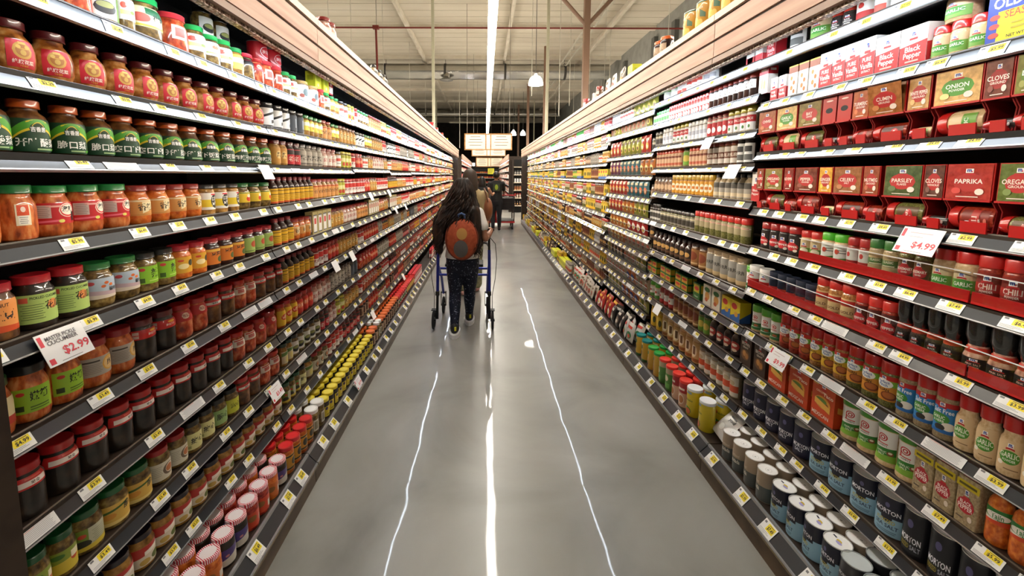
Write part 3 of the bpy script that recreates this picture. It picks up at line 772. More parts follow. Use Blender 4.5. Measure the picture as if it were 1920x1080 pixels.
# second bay and beyond
J('bwhite', 'black jar, white brush label', 'cyl', .036, .118, '#1c1c1e', '#1b1b1c', '#e9e7e2', [('q', -40, 40, -10, 24, 4, 38, '#151515'), ('q', 10, 44, -40, -30, -20, -12, '#202020')], lz=(.10, .78), lw=2.3, kind='condiment_jar')
J('bblack', 'black jar with dark slate label', 'cyl', .036, .118, '#1c1c1e', '#1b1b1c', '#3c434c', [('r', 10, 0, 12, 60, '#8a94a0')], lz=(.10, .78), lw=2.3, kind='condiment_jar')
J('ybot', 'soy bottle with yellow label', 'tall', .033, .138, 'soy', '#7a1f22', '#e0ae22', [('r', 0, 36, 90, 6, '#6a4a14'), ('r', 0, -44, 100, 12, '#c8541e'), ('r', -8, 10, 60, 8, '#8a6a1a')] + LINES(0, -4, 60, 3, '#9a7a1e', 12, 4), lz=(.06, .58), lw=2.5, kind='sauce_bottle', cat='bottle')
J('orjar', 'sauce jar with orange figure label', 'std', .033, .122, 'gold', '#9a2a24', '#d89a58', [('t', '香辣', 4, 0, 34, '#2a1a10', 60), ('r', 0, 40, 100, 10, '#b84a22')], lz=(.08, .70), lw=2.4, kind='soybean_paste_jar')
J('goldj', 'sauce jar with gold brown label', 'std', .035, .124, 'gold', '#6a1f1c', '#c08a3a', [('e', 0, 4, 40, 50, '#e3c27a'), ('t', '酱', 0, 4, 34, '#3a2412')], lz=(.08, .70), lw=2.4, kind='soybean_paste_jar')
J('redlab', 'dark jar with red lower label', 'std', .035, .124, 'soy', '#5a1a1c', '#b8202a', [('r', 0, 30, 100, 30, '#2a1a16'), ('t', '老干', 4, -14, 34, '#efe0d0', 60)], lz=(.06, .70), lw=2.4, kind='chili_sauce_jar')
J('greyj', 'jar with grey ink label', 'std', .035, .124, 'clear', '#4a3a34', '#b0a89a', [('t', '酱菜', 4, 0, 40, '#2a2622', 70), ('r', 0, -42, 100, 8, '#5a5048')], lz=(.08, .70), lw=2.4, kind='condiment_jar')
J('ygreen', 'jar with yellow green label', 'cyl', .032, .12, 'olive', '#c9ba3a', '#b5b43a', [('r', 0, 10, 60, 30, '#e8e2a0'), ('e', 0, -24, 40, 30, '#b84430')], lz=(.06, .8), lw=2.4, kind='relish_jar')
J('ywide', 'orange jar with yellow red label', 'kim', .040, .125, 'orange', '#b5221e', '#e3b62a', [('e', 6, 6, 60, 40, '#c8301e'), ('t', '豆瓣', 6, 6, 26, '#f4e2b0', 50)], lz=(.10, .72), lw=2.4, kind='sauce_jar')
J('rred', 'red sauce jar with red label', 'kim', .037, .122, 'chili', '#a81f1e', '#c22a1e', [('e', 0, 8, 70, 46, '#d8683c'), ('t', '红油', 0, 8, 26, '#f4dcc0', 60)], lz=(.10, .72), lw=2.4, kind='chili_sauce_jar')
J('pinkw', 'fermented bean jar, pale label', 'kim', .038, .122, 'pink', '#8a2a24', '#e0d2c6', [('t', '腐乳', 0, 4, 40, '#a83a30', 60)], lz=(.10, .60), lw=1.8, kind='bean_curd_jar')
J('bowl', 'black and white bean jar', 'std', .038, .12, 'olive', '#17140f', '#e4e0d6', [('e', -10, -8, 56, 50, '#1a1816'), ('e', -10, 2, 44, 24, '#8a8a4a'), ('r', 34, 0, 26, 100, '#6a8a3a')], lz=(.12, .70), lw=2.4, kind='relish_jar')
J('veg', 'glass jar with round vegetable label', 'kim', .040, .118, 'gold', '#14301c', '#c9bd98', [('e', 10, -14, 40, 54, '#d8c878'), ('q', -50, 50, 10, 30, 40, 50, '#5a7a34')], lz=(.12, .66), lw=2.0, kind='relish_jar')
J('gwA', 'white-label pickle jar, green lid', 'std', .040, .125, 'olive', '#1f9a48', '#eeece2', [('r', 0, -14, 70, 22, '#dfe08a'), ('e', -20, 20, 28, 30, '#d8503a'), ('r', 14, 26, 50, 16, '#e8e4d4'), ('e', 20, -10, 24, 18, '#7aa83a')], lz=(.28, .74), lw=2.4, kind='pickle_jar')
J('gwB', 'olive jar, white label, green lid', 'std', .036, .118, 'olive', '#1f9a48', '#efeee8', [('e', 0, 12, 26, 26, '#cf6a40'), ('r', 0, -30, 70, 10, '#bcd27a')], lz=(.34, .78), lw=2.4, kind='pickle_jar')
J('gwC', 'mustard green jar, large picture label', 'kim', .048, .135, 'olive', '#1fa050', '#eae6b0', [('e', -24, -6, 40, 44, '#c8503a'), ('q', -14, 36, 14, 0, 46, 44, '#2c6a44'), ('t', '梅乾', 18, 2, 30, '#17140f', 40), ('r', 0, -42, 100, 10, '#e2c83a')], lz=(.30, .76), lw=2.4, kind='pickle_jar')
J('redlidk', 'kimchi jar, pink tag label', 'kim', .044, .13, 'kimred', '#c83038', '#e8b8a8', [('r', 0, 0, 60, 60, '#d8584a')], lz=(.34, .70), lw=1.0, kind='kimchi_jar')
J('nut', 'dark bean jar with red lid', 'kim', .037, .118, 'olive', '#c0283a', '#1c1814', [('r', 0, 30, 100, 20, '#c0283a')], lz=(.60, .80), lw=2.4, kind='pickle_jar')
J('yw', 'pickle jar, yellow label, green lid', 'std', .034, .118, 'gold', '#1f8a44', '#ecd95a', [('r', 0, 12, 70, 34, '#f3efcf'), ('e', 16, -20, 26, 26, '#d88a2a')], lz=(.26, .76), lw=2.4, kind='pickle_jar')
J('bigw', 'wide dark jar, white picture label', 'cyl', .048, .125, 'gold', '#b8965a', '#e6ece8', [('e', 6, 4, 40, 50, '#5a6a6a'), ('e', -20, -20, 30, 26, '#9a4a3a')], lz=(.12, .80), lw=1.8, kind='pickle_jar')
J('whtjar', 'preserve jar with white label', 'cyl', .034, .115, 'gold', '#2a2624', '#f0ece6', [('r', 0, 10, 70, 26, '#d8584a'), ('r', 0, -24, 60, 10, '#b0aca4')], lz=(.10, .76), lw=2.4, kind='relish_jar')
J('redcap', 'chili jar with white red label', 'cyl', .033, .118, 'chili', '#c02a24', '#efe6e0', [('r', 0, 24, 100, 40, '#c8322c'), ('t', '辣椒', 0, -14, 24, '#8a1a16', 60)], lz=(.08, .76), lw=2.4, kind='chili_jar')
reg('redtin', 'food_tin', 'tin', 'red tin with white oval', .045, .125, can, R=.044, H=.125, side='#c4161e', top='#b8b4ae', art=[('e', 0, 4, 60, 52, '#f2e6e2'), ('e', 0, 4, 56, 46, '#c4161e'), ('t', '沙茶酱', 0, 4, 16, '#f6eee8', 44), ('r', 0, -38, 70, 4, '#e6b8b0')])
reg('yelbox', 'tea_box', 'box', 'yellow carton', .045, .10, carton, w=.088, d=.06, h=.10, side='#d8d82a', art=[('r', 0, 0, 100, 100, '#dcdc30'), ('r', 0, 10, 60, 30, '#b4b81e'), ('e', 0, -26, 30, 20, '#f0ee9a')], D=.03)
reg('redbox', 'tea_box', 'box', 'red and white carton', .032, .13, carton, w=.062, d=.04, h=.13, side='#c8202a', art=[('r', 0, 0, 100, 100, '#c41f26'), ('r', 0, -20, 100, 40, '#efe4dc'), ('e', 0, 20, 50, 30, '#f0dcd0')], D=.02)
reg('bluebox', 'tea_box', 'box', 'navy framed white carton', .032, .14, carton, w=.062, d=.04, h=.135, side='#b9a468', art=[('r', 0, 0, 100, 100, '#b8a870'), ('r', 0, -4, 74, 80, '#1d2a4a'), ('r', 0, -4, 64, 72, '#e6e2dc'), ('r', 0, 8, 40, 26, '#c84a44')], D=.02)
reg('redcan', 'food_tin', 'tin', 'orange red sauce can', .036, .115, can, R=.035, H=.115, side='#c8421c', top='#d8302a', dome=True, art=[('e', 0, 6, 70, 46, '#e8c060'), ('r', 0, -36, 100, 20, '#3a2a1c')])
reg('redcanb', 'food_tin', 'tin', 'red and white sauce can', .036, .115, can, R=.035, H=.115, side='#a81c1e', top='#d8262a', dome=True, art=[('r', 0, 0, 80, 40, '#e6ddd2'), ('e', 0, 0, 40, 30, '#4a6a2c')])

# ---------------------------------------------------------------- right-hand goods
MC_ = lambda x, y, s=1.0: [('r', x, y, 22 * s, 15 * s, '#f4f2f0'), ('r', x - 6 * s, y, 3.2 * s, 9 * s, '#2a4a9a'), ('r', x - 1.2 * s, y, 3.2 * s, 9 * s, '#2a4a9a'), ('r', x + 3.6 * s, y, 3.2 * s, 9 * s, '#2a4a9a'), ('r', x - 1.2 * s, y + 4 * s, 12 * s, 3 * s, '#2a4a9a'), ('e', x + 7 * s, y - 2.5 * s, 4 * s, 5 * s, '#c8202a'), ('a', x - 17 * s, x + 17 * s, y - 16 * s, y - 10 * s, 3 * s, '#b81c24')]
def B(key, look, prof, R, H, c, lid, bg=None, art=(), kind='spice_bottle', cat='bottle', **kw):
    J(key, look, prof, R, H, c, lid, bg, art, kind, cat, **kw)
B('lowry', 'large garlic salt shaker, green cap', 'waist', .039, .166, 'cream', '#3f8a24', '#ebe9e4', [
    ('q', -50, 50, -50, -50, -12, -4, '#2f7a2c'), ('q', -50, 50, -50, -50, -34, -28, '#7fae3a'), ('e', 30, -22, 24, 14, '#8a4a30'), ('e', 30, -20, 14, 7, '#e8dcc4'),
    ('e', 0, 26, 36, 24, '#c0242c'), ('e', 0, 26, 27, 18, '#ebe9e4'), ('e', 1, 26, 19, 13, '#c0242c'), ('e', 1, 26, 10, 7, '#ebe9e4'), ('r', -14, 14, 5, 18, '#c0242c'), ('r', 0, 6, 40, 3, '#c0242c'),
    ('t', "LAWRY'S", 2, 0, 5, '#2a2422', 54), ('t', 'GARLIC', 0, -20, 6.5, '#e8f0d8', 46), ('t', 'SALT', 0, -29, 6.5, '#e8f0d8', 34)], lz=(.10, .73), lw=2.5, kind='seasoning_shaker')
B('lowrys', 'small seasoning shaker, green cap', 'waist', .027, .13, 'cream', '#4fa028', '#e8e6e2', [
    ('q', -50, 50, -50, -50, -16, -10, '#2c6a34'), ('e', 10, -26, 30, 12, '#a85a34'), ('e', 0, 20, 36, 24, '#c0342c'), ('e', 0, 20, 26, 17, '#e8e6e2'), ('e', 0, 20, 16, 10, '#c0342c'), ('r', 0, 2, 40, 4, '#c0342c')], lz=(.08, .73), lw=2.5, kind='seasoning_shaker')
def pinch(key, look, c, mid, word, wc='#2a1a10'):
    B(key, look, 'shaker', .0335, .152, c, '#b5201c', mid, [
        ('q', -50, 50, 0, 10, 40, 40, '#7fb83a'), ('r', 0, 41, 100, 18, '#c0281e'), *MC_(-6, 40, .8), ('e', -6, 18, 70, 34, '#f0f0ea'), ('t', 'Perfect', -6, 24, 11, '#2a5aa0', 52), ('t', 'Pinch', -6, 12, 11, '#2a5aa0', 40),
        ('t', word, -10, -6, 10, wc, 76), ('e', 16, -28, 56, 34, '#7a3a1c'), ('e', 16, -26, 44, 24, '#b0642c')], lz=(.14, .70), lw=2.4, kind='seasoning_shaker')
pinch('pinr', 'red blend shaker, red cap', 'paprika', '#b03a22', 'STEAK', '#f0dcc8')
pinch('piny', 'yellow blend shaker, red cap', 'spice', '#d8aa2c', 'LEMON')
pinch('pino', 'orange blend shaker, red cap', 'herb', '#d08a2c', 'ITALIAN')
B('saltfree', 'salt free seasoning bottle, blue label', 'shaker', .037, .165, 'tan', '#b0201e', '#2f7fc0', [
    ('r', 0, 42, 100, 16, '#b81f22'), *MC_(-4, 42, .8), ('t', 'Salt Free', 0, 22, 14, '#f2f6fa', 84), ('e', -12, -4, 70, 36, '#3f8a34'), ('t', 'GARLIC', -14, 0, 10, '#f0f4e4', 44), ('t', '& HERB', -12, -12, 8, '#f0f4e4', 44), ('e', 20, -26, 44, 26, '#e8e2d8'), ('e', -6, -32, 34, 20, '#35302c'), ('r', 0, -45, 100, 10, '#2a6ab0')], lz=(.12, .68), lw=2.5, kind='seasoning_shaker')
B('garlicp', 'big garlic powder bottle, green oval', 'garlic', .043, .158, 'cream', '#b51f1e', '#d9bb90', [
    ('r', 0, 47, 100, 6, '#d9bb90'), *MC_(0, 34, .9), ('e', 0, -4, 74, 44, '#4a8f2c'), ('t', 'GARLIC', 0, 3, 17, '#eef4e0', 66), ('t', 'POWDER', 0, -14, 8, '#eef4e0', 46), ('e', -30, -26, 22, 14, '#efe6d8'), ('r', 10, -42, 50, 3, '#8a6a44')], lz=(.10, .62), lw=2.0, kind='garlic_bottle')
B('garlicn', 'white-label garlic bottle', 'shaker', .036, .132, 'cream', '#c4221f', '#d6bd96', [
    *MC_(-4, 26, 1), ('r', 0, -20, 100, 56, '#6a9a3c'), ('e', 0, -10, 70, 40, '#3f8a2c'), ('t', 'GARLIC', 0, -10, 16, '#f0f4e4', 66)], lz=(.10, .64), lw=2.2, kind='garlic_bottle')
B('chili', 'chili powder bottle, red label', 'shaker', .0385, .132, 'paprika', '#b8221e', '#7c2216', [
    *MC_(0, 30, 1.1), ('r', 0, -2, 100, 30, '#a82018'), ('t', 'CHILI', 0, 2, 20, '#f0dcd0', 70), ('t', 'POWDER', 0, -16, 8, '#f0dcd0', 50), ('e', -20, -36, 18, 14, '#c86a5a'), ('e', 14, -38, 18, 12, '#c86a5a')], lz=(.08, .66), lw=2.3)
B('rosem', 'rosemary bottle, red cap', 'shaker', .034, .13, 'herb', '#b8221e', '#5c4428', [
    *MC_(0, 30, 1), ('e', 0, -6, 80, 44, '#b02226'), ('t', 'ROSEMARY', 0, 0, 12, '#f0e0d4', 76), ('t', 'LEAVES', 0, -14, 7, '#f0e0d4', 40)], lz=(.10, .66), lw=2.2)
B('blackred', 'dark pepper bottle, red band', 'shaker', .026, .125, 'pepper', '#a51f1e', '#2a2220', [
    *MC_(0, 22, 1.3), ('e', 0, -14, 80, 44, '#b8242a'), ('t', 'PEPPER', 0, -12, 12, '#f0e4dc', 74), ('e', 22, -34, 24, 16, '#e8d8cc')], lz=(.08, .68), lw=2.2)
B('garsm', 'small garlic bottle, green label', 'shaker', .026, .115, 'cream', '#c4261f', '#cdb58c', [
    *MC_(0, 20, 1.2), ('r', 0, -24, 100, 46, '#5a8a34'), ('e', 0, -20, 60, 34, '#e6dcc4')], lz=(.10, .68), lw=2.2)
B('grcap', 'white seasoning bottle, bright green cap', 'shaker', .031, .122, 'cream', '#4fb52a', '#e6e2da', [
    ('q', -50, 50, -50, -50, -26, -14, '#4f8a3c'), ('e', -10, 12, 30, 24, '#c8442c'), ('r', 16, 20, 40, 4, '#6a6a64'), ('r', 16, 8, 40, 4, '#6a6a64')], lz=(.06, .70), lw=2.3, kind='seasoning_shaker')
B('rwcap', 'red seasoning bottle, white label', 'shaker', .030, .12, 'paprika', '#a51f1e', '#ded8d0', [
    ('r', 0, -32, 100, 36, '#a82a26'), ('e', -16, 16, 26, 26, '#b8342c')], lz=(.10, .68), lw=2.3, kind='seasoning_shaker')
B('dgcap', 'tan spice bottle, dark green cap', 'shaker', .033, .128, 'tan', '#2f6a2c', '#b09a70', [
    ('r', 0, 0, 100, 34, '#4a6a34'), ('t', 'CLASSIC', 0, 8, 12, '#e4dcc4', 80), ('r', 0, -12, 60, 5, '#d8ceb0')], lz=(.16, .66), lw=2.4, kind='seasoning_shaker')
B('longred', 'slim amber bottle, red cap', 'shaker', .025, .150, 'spice', '#b8261e', '#c8a878', [
    ('r', 0, 30, 100, 26, '#a8261e'), ('t', 'GOLD', 0, -10, 12, '#5a2a16', 70), ('r', 0, -30, 60, 5, '#8a5a34')], lz=(.06, .62), lw=2.3)
B('redcp', 'red pepper bottle, red cap', 'shaker', .028, .13, 'paprika', '#b8261e', '#4a1a14', [
    *MC_(0, 24, 1.2), ('e', 0, -12, 80, 44, '#b8242a'), ('t', 'PEPPER', 0, -10, 12, '#f0e4dc', 74)], lz=(.08, .68), lw=2.2)
reg('grind', 'pepper_grinder', 'grinder', 'black capped pepper grinder', .031, .150, grinder, R=.031, H=.150, c='pepper', art=[*MC_(0, 36, 1), ('t', 'BLACK', 0, 10, 13, '#e4dcd0', 70), ('t', 'PEPPERCORN', 0, -8, 11, '#e4dcd0', 84), ('t', 'GRINDER', 0, -26, 11, '#e4dcd0', 70)])
reg('grindp', 'pepper_grinder', 'grinder', 'black capped pink salt grinder', .033, .155, grinder, R=.033, H=.155, c='pink', art=[*MC_(0, 36, 1), ('t', 'PINK SALT', 0, 8, 13, '#e4b8a8', 80), ('t', 'GRINDER', 0, -12, 12, '#e4dcd0', 70)])
reg('shakerw', 'seasoning_tin', 'tin', 'short white shaker, red base', .028, .095, can, R=.027, H=.095, side='#e4e0da', top='#efedea', dome=True, bands=[(0, .38, '#b5221f')], art=MC_(0, 14, .9))
reg('shakern', 'seasoning_tin', 'tin', 'short navy shaker, clear lid', .029, .098, can, R=.029, H=.098, side='#1c2233', top='#2c3244', dome=True, bands=[(0, .36, '#b0302e')], art=[('r', 0, 24, 60, 10, '#5a6276')])
reg('redpt', 'pepper_tin', 'tin', 'red and white pepper tin', .028, .145, carton, w=.054, d=.034, h=.145, side='#b81f22', art=[('r', 0, 0, 100, 100, '#b81f22'), ('r', 0, 26, 100, 48, '#ece8e4'), *MC_(0, 22, 1.3), ('t', 'Black', 0, -12, 8, '#f0e4dc'), ('t', 'Pepper', 0, -24, 8, '#f0e4dc')], D=.018)
PT = [('r', 0, 34, 100, 15, '#c8b420'), ('r', 0, 34, 78, 5, '#5a5010'), *MC_(0, 18, .8), ('e', 0, -8, 76, 32, '#a8222a'), ('t', 'BLACK', 0, -2, 7, '#f0e0d8', 50), ('t', 'PEPPER', 0, -12, 10, '#f0e0d8', 64), ('e', 24, -32, 20, 12, '#d8c8b8'), ('r', -20, -36, 30, 3, '#5a4a38')]
reg('ptin', 'pepper_tin', 'tin', 'tall tan pepper tin, yellow strip', .036, .165, tin, w=.07, d=.055, h=.138, c='tan', art=PT, D=.028)
B('tajin', 'chili lime bottle, green white label', 'round', .040, .17, 'orange', '#d8d4cc', '#e9e4da', [
    ('q', -50, 50, -10, -30, 50, 50, '#2f7a34'), ('q', -50, 50, -50, -50, -34, -12, '#c8401c'), ('e', 0, 6, 84, 44, '#efeae2'), ('t', 'Tajín', 0, 6, 34, '#2f7a34', 74)], lz=(.36, .60), lw=2.4, kind='seasoning_shaker')
def salt(key, look, side, lower, word, wc, topart, R=.0415, H=.138):
    art = ([('r', 0, 0, 64, 80, side)] if not lower else [('r', 0, 20, 64, 44, side), ('r', 0, -22, 64, 40, lower)]) + [('t', 'MORTON', 0, 12 if lower else -12, 11 if lower else 13, wc, 56)] + word
    reg(key, 'salt_canister', 'canister', look, R, H, can, R=R, H=H, side=side, bands=[(0.02, .56, lower)] if lower else [], art=art, top='#f2f1ee', rim='#d8d6d0', topart=topart)
TOPD = [('e', 0, 6, 26, 16, '#d8b83a'), ('e', 10, -4, 30, 18, '#a8a0d0'), ('r', -30, 10, 20, 8, '#2a2a3a')]
salt('mnavy', 'navy salt canister', '#1d1b33', None, [('t', 'SALT', -4, -26, 10, '#d8d8e4', 30), ('e', 0, 22, 14, 16, '#5c5a86')], '#eeeef4', TOPD)
salt('mblue', 'navy and light blue salt canister', '#191a2b', '#8fb6cc', [('e', 0, 28, 10, 12, '#5c5a80'), ('a', -12, 12, -6, 8, -8, '#191a2b'), ('t', 'IODIZED', -2, -12, 9, '#b8a83a', 40), ('t', 'SEA SALT', 0, -24, 9, '#2a3a5a', 50), ('r', 0, -36, 44, 2, '#5a7a94'), ('r', 0, -40, 40, 2, '#5a7a94')], '#e8e8ee', TOPD)
salt('mblack', 'black salt canister, large', '#121118', None, [('t', 'IODIZED', -14, -28, 10, '#9a8a2c', 30), ('t', 'SALT', 16, -28, 10, '#a8a8b4', 24), ('e', 0, 22, 16, 18, '#55527c')], '#eeeef4', TOPD, .046, .152)
reg('dada', 'salt_canister', 'canister', 'beige and grey canister', .038, .137, can, R=.038, H=.137, side='#a3907a', bands=[(.02, .5, '#4f5350')], top='#f2f0ec', rim='#e6e2dc', topart=[('e', 8, 4, 44, 36, '#cfcac2'), ('e', 8, 4, 40, 32, '#f2f0ec'), ('t', 'o', 8, 4, 14, '#4a4a48')], art=[('r', 2, 0, 56, 44, '#6a6459'), ('r', 2, -12, 56, 22, '#4f5350'), ('r', 2, 12, 56, 24, '#a3907a'), ('t', 'yodada', 2, -10, 14, '#d8d4c8', 46), ('t', 'iodized', 2, 10, 9, '#c8bca8', 40)])
reg('mgrey', 'salt_canister', 'canister', 'charcoal canister, pale grey lid', .041, .138, can, R=.041, H=.138, side='#2c2c30', top='#c2c8c8', rim='#a8acac', art=[('r', 0, -2, 60, 50, '#2c2c30'), ('t', 'MORTON', 0, 12, 9, '#c8c8cc', 50), ('r', 0, -20, 44, 4, '#8a8a90')])
def broth(key, look, side, top, bands, art, R=.038, H=.16):
    reg(key, 'broth_canister', 'canister', look, R, H, can, R=R, H=H, side=side, bands=bands, top=top, dome=True, art=art)
broth('teal', 'yellow bouillon canister, teal lid', '#d6a828', '#13807e', [(0, .12, '#3a5a2a')], [('r', 0, 20, 50, 16, '#2c6a3a'), ('e', 0, -16, 40, 40, '#e4c85a'), ('e', 10, -10, 20, 24, '#4a4a2a'), ('r', 0, 34, 50, 4, '#f0e8c0')])
broth('green', 'yellow bouillon canister, green lid', '#cfa02c', '#1d9a3c', [(0, .1, '#c8902a')], [('r', 0, 24, 44, 14, '#2c7a3a'), ('e', 0, -18, 46, 40, '#3c2c1c'), ('e', 2, -14, 34, 30, '#c89858')])
broth('redA', 'green can with bright red lid', '#4e8a34', '#e0362c', [(.7, 1, '#a89878')], [('r', 0, -30, 60, 20, '#6aa84a'), ('e', 0, 0, 40, 24, '#d8d0b0')])
broth('redB', 'red and cream can, red lid', '#a82028', '#e0362c', [(0, .55, '#d3a98c')], [('r', 0, 20, 50, 8, '#efdccc'), ('e', 0, -20, 50, 40, '#e8d4c0'), ('e', 4, -20, 34, 30, '#b87848')])
broth('yelw', 'large yellow can, white lid', '#dfc51e', '#e6e8ea', [(.84, .98, '#d8c21c')], [('r', -20, 36, 14, 9, '#c8362c'), ('r', -4, 36, 14, 9, '#e8e8f0'), ('r', 12, 36, 30, 8, '#8aa0b0'), ('e', -18, 10, 34, 16, '#c8402c'), ('e', 0, -30, 56, 30, '#4a8a2c'), ('e', 8, -32, 34, 22, '#c8642c'), ('e', -16, -22, 18, 14, '#efe8d4'), ('t', 'Adobo', 14, 10, 8, '#5a6a1a', 40)], .043, .165)
def box(key, kind, look, w, d, h, side, art, **kw):
    reg(key, kind, 'box', look, w / 2, h, carton, w=w, d=d, h=h, side=side, art=art, D=d / 2, **kw)
box('van', 'vanilla_carton', 'red and white vanilla carton', .052, .045, .135, '#e8e4e0', [('r', 0, 0, 100, 100, '#efebe8'), ('q', -50, 50, -50, -50, 6, 14, '#b5222a'), *MC_(0, 30, 1.2), ('t', 'PURE', 0, -4, 11, '#f4e4e0', 60), ('t', 'Vanilla', 0, -20, 14, '#f4e4e0', 84), ('t', 'EXTRACT', 0, -34, 6, '#f4e4e0', 60)])
box('vans', 'vanilla_carton', 'small vanilla carton', .038, .035, .105, '#e8e4e0', [('r', 0, 0, 100, 100, '#efebe8'), ('q', -50, 50, -50, -50, 0, 4, '#b5222a'), *MC_(0, 26, 1.3), ('t', 'PURE', 0, -12, 10, '#f4e4e0', 60), ('t', 'Vanilla', 0, -26, 12, '#f4e4e0', 84)])
box('bpt', 'pepper_tin', 'boxy black pepper tin', .085, .05, .12, '#ece8e6', [('r', 0, 0, 100, 100, '#ece8e6'), ('q', -50, 50, -50, -50, 2, 10, '#b81f28'), *MC_(0, 30, .9), ('t', 'Black', 0, -6, 14, '#f4e4e0', 60), ('t', 'Pepper', 0, -22, 14, '#f4e4e0', 66), ('r', 0, -38, 50, 4, '#e0b0a8')])
box('almond', 'almond_carton', 'white carton with almonds', .045, .04, .13, '#8a4a24', [('r', 0, 0, 100, 100, '#efe9e0'), ('r', 0, 38, 100, 24, '#7a3a1e'), ('r', 0, 48, 100, 4, '#c8a83a'), ('e', -16, 10, 26, 14, '#b8783a'), ('e', 14, -6, 26, 14, '#a8682c'), ('e', -10, -22, 28, 15, '#b8783a'), ('e', 18, -34, 26, 14, '#a8682c')])
box('redw', 'almond_carton', 'red topped white mushroom carton', .055, .04, .13, '#c0242c', [('r', 0, 0, 100, 100, '#efeae2'), ('r', 0, 34, 100, 32, '#c0242c'), ('e', -14, -14, 24, 40, '#d8b87a'), ('e', 14, -18, 24, 36, '#cfa868'), ('r', 0, 34, 60, 8, '#efdcd6')])
box('wbx', 'almond_carton', 'white carton with pink band', .045, .04, .11, '#ece8e4', [('r', 0, 0, 100, 100, '#efece8'), ('r', 0, -30, 100, 36, '#d0444c'), ('e', -10, 20, 40, 30, '#d88a4a')])
box('oldbay', 'seasoning_box', 'yellow and blue seasoning tin', .14, .05, .125, '#1f3a9a', [('r', 0, 0, 100, 100, '#e8d820'), ('r', -42, 0, 16, 100, '#1f3f9e'), ('r', 0, 32, 100, 36, '#1f3f9e'), ('t', 'OLD BAY', 2, 32, 22, '#f2f0ec', 88), ('t', 'SEASONING', 14, 6, 15, '#c8502c', 76), ('e', -38, 4, 16, 11, '#c8443c'), ('e', -38, -14, 16, 11, '#c8443c'), ('e', -38, -32, 16, 11, '#c8443c'), ('r', 12, -14, 50, 4, '#a89a2a'), ('r', 12, -24, 50, 4, '#a89a2a'), ('t', 'NET WT 6 OZ (170g)', 12, -38, 6, '#2a2a20', 60)], top='#d8484a')
box('taco', 'taco_kit_box', 'orange taco box', .095, .06, .165, '#b5411c', [('r', 0, 0, 100, 100, '#c4471c'), ('q', -50, 50, -50, -50, -12, -30, '#d0471c'), *MC_(0, 36, .7), ('r', -34, 40, 22, 14, '#c89a4a'), ('t', 'ORIGINAL', -6, 20, 5, '#f0c8a8', 50), ('t', 'Taco', 22, 18, 9, '#f4e0cc'), ('e', 0, -4, 70, 30, '#d8963a'), ('e', 0, -8, 56, 18, '#7a3a1a'), ('e', -6, 0, 50, 12, '#5a7a2c'), ('q', -34, 34, -12, -22, 2, -8, '#e0a84a'), ('t', 'MEXICAN', -6, -36, 9, '#f4dccc', 74)])
box('brownb', 'gravy_box', 'dark brown gravy box', .075, .05, .15, '#33241c', [('r', 0, 0, 100, 100, '#3c2a20'), *MC_(0, 40, .7), ('t', 'BROWN', 0, 24, 11, '#efe4d8', 70), ('t', 'GRAVY', 0, 12, 7, '#efe4d8', 50), ('e', 0, -14, 76, 36, '#6a4628'), ('e', -8, -10, 30, 20, '#b07a3c'), ('e', 14, -16, 30, 20, '#a06a30')])
box('knorr', 'bouillon_box', 'green bouillon box with red badges', .155, .055, .105, '#1d5a24', [('r', 0, 0, 100, 100, '#1f6a28')] + [q for x in (-26, 26) for y in (24, -24) for q in (('r', x, y, 44, 36, '#c8b030'), ('e', x, y + 4, 40, 18, '#c8302c'), ('r', x, y - 12, 36, 6, '#d87a34'))])
box('knorrs', 'bouillon_box', 'small green bouillon box', .07, .055, .10, '#1d5a24', [('r', 0, 0, 100, 100, '#2f6a28'), ('r', 0, 16, 80, 50, '#c8b030'), ('e', 0, 16, 70, 24, '#c8302c'), ('t', 'Nutri', 0, -34, 12, '#e8ead8', 60)])
box('soupb', 'bouillon_box', 'white soup packet box', .075, .06, .12, '#dcd8cc', [('r', 0, 0, 100, 100, '#e2dccb'), ('e', 0, 26, 70, 24, '#2f6a34'), ('e', 4, -4, 60, 40, '#c89048'), ('e', -6, -24, 40, 20, '#b85a2c')])
box('maggi', 'bouillon_box', 'yellow bouillon box with blue wave', .085, .06, .11, '#e0c82a', [('r', 0, 0, 100, 100, '#e4cc2a'), ('e', -12, 22, 60, 30, '#c8302c'), ('q', -50, 50, -50, -50, -30, 0, '#3a6ab0'), ('e', 10, -14, 40, 26, '#d8a03a')])
# second bay and beyond
reg('gwcan', 'drink_mix_can', 'can', 'green and white can', .032, .12, can, R=.032, H=.12, side='#efeeea', top='#3fa03a', dome=True, bands=[(.55, .95, '#4fb03f')], art=[('e', 0, -16, 40, 30, '#d8e0c8')])
reg('rwcan', 'drink_mix_can', 'can', 'white can with red lid', .032, .12, can, R=.032, H=.12, side='#efeae6', top='#c82a2e', dome=True, art=[('r', 0, -8, 64, 76, '#efeae6'), ('r', 0, -30, 60, 20, '#d8584a'), ('e', 0, 10, 40, 24, '#e0d8d0')])
B('smallred', 'slim flavouring bottle, red cap', 'shaker', .021, .105, 'paprika', '#c23a34', '#cf4a44', [('r', 0, 20, 100, 30, '#e8d4cc'), ('e', 0, -20, 50, 40, '#f0e4dc')], lz=(.02, .72), lw=2.6, kind='flavouring_bottle')
B('sbot', 'brown extract bottle, S label', 'shaker', .026, .13, 'soy', '#c2483c', '#e2d8d0', [('r', 0, 0, 100, 100, '#ded4cc'), ('t', 'S', 0, 0, 60, '#2a2624')], lz=(.36, .68), lw=2.0, kind='flavouring_bottle')
B('smallgreen', 'slim flavouring bottle, green cap', 'shaker', .021, .095, 'clear', '#3f9a4a', '#dfe6dc', [('r', 0, 0, 60, 40, '#6ab06a')], lz=(.02, .72), lw=2.6, kind='flavouring_bottle')
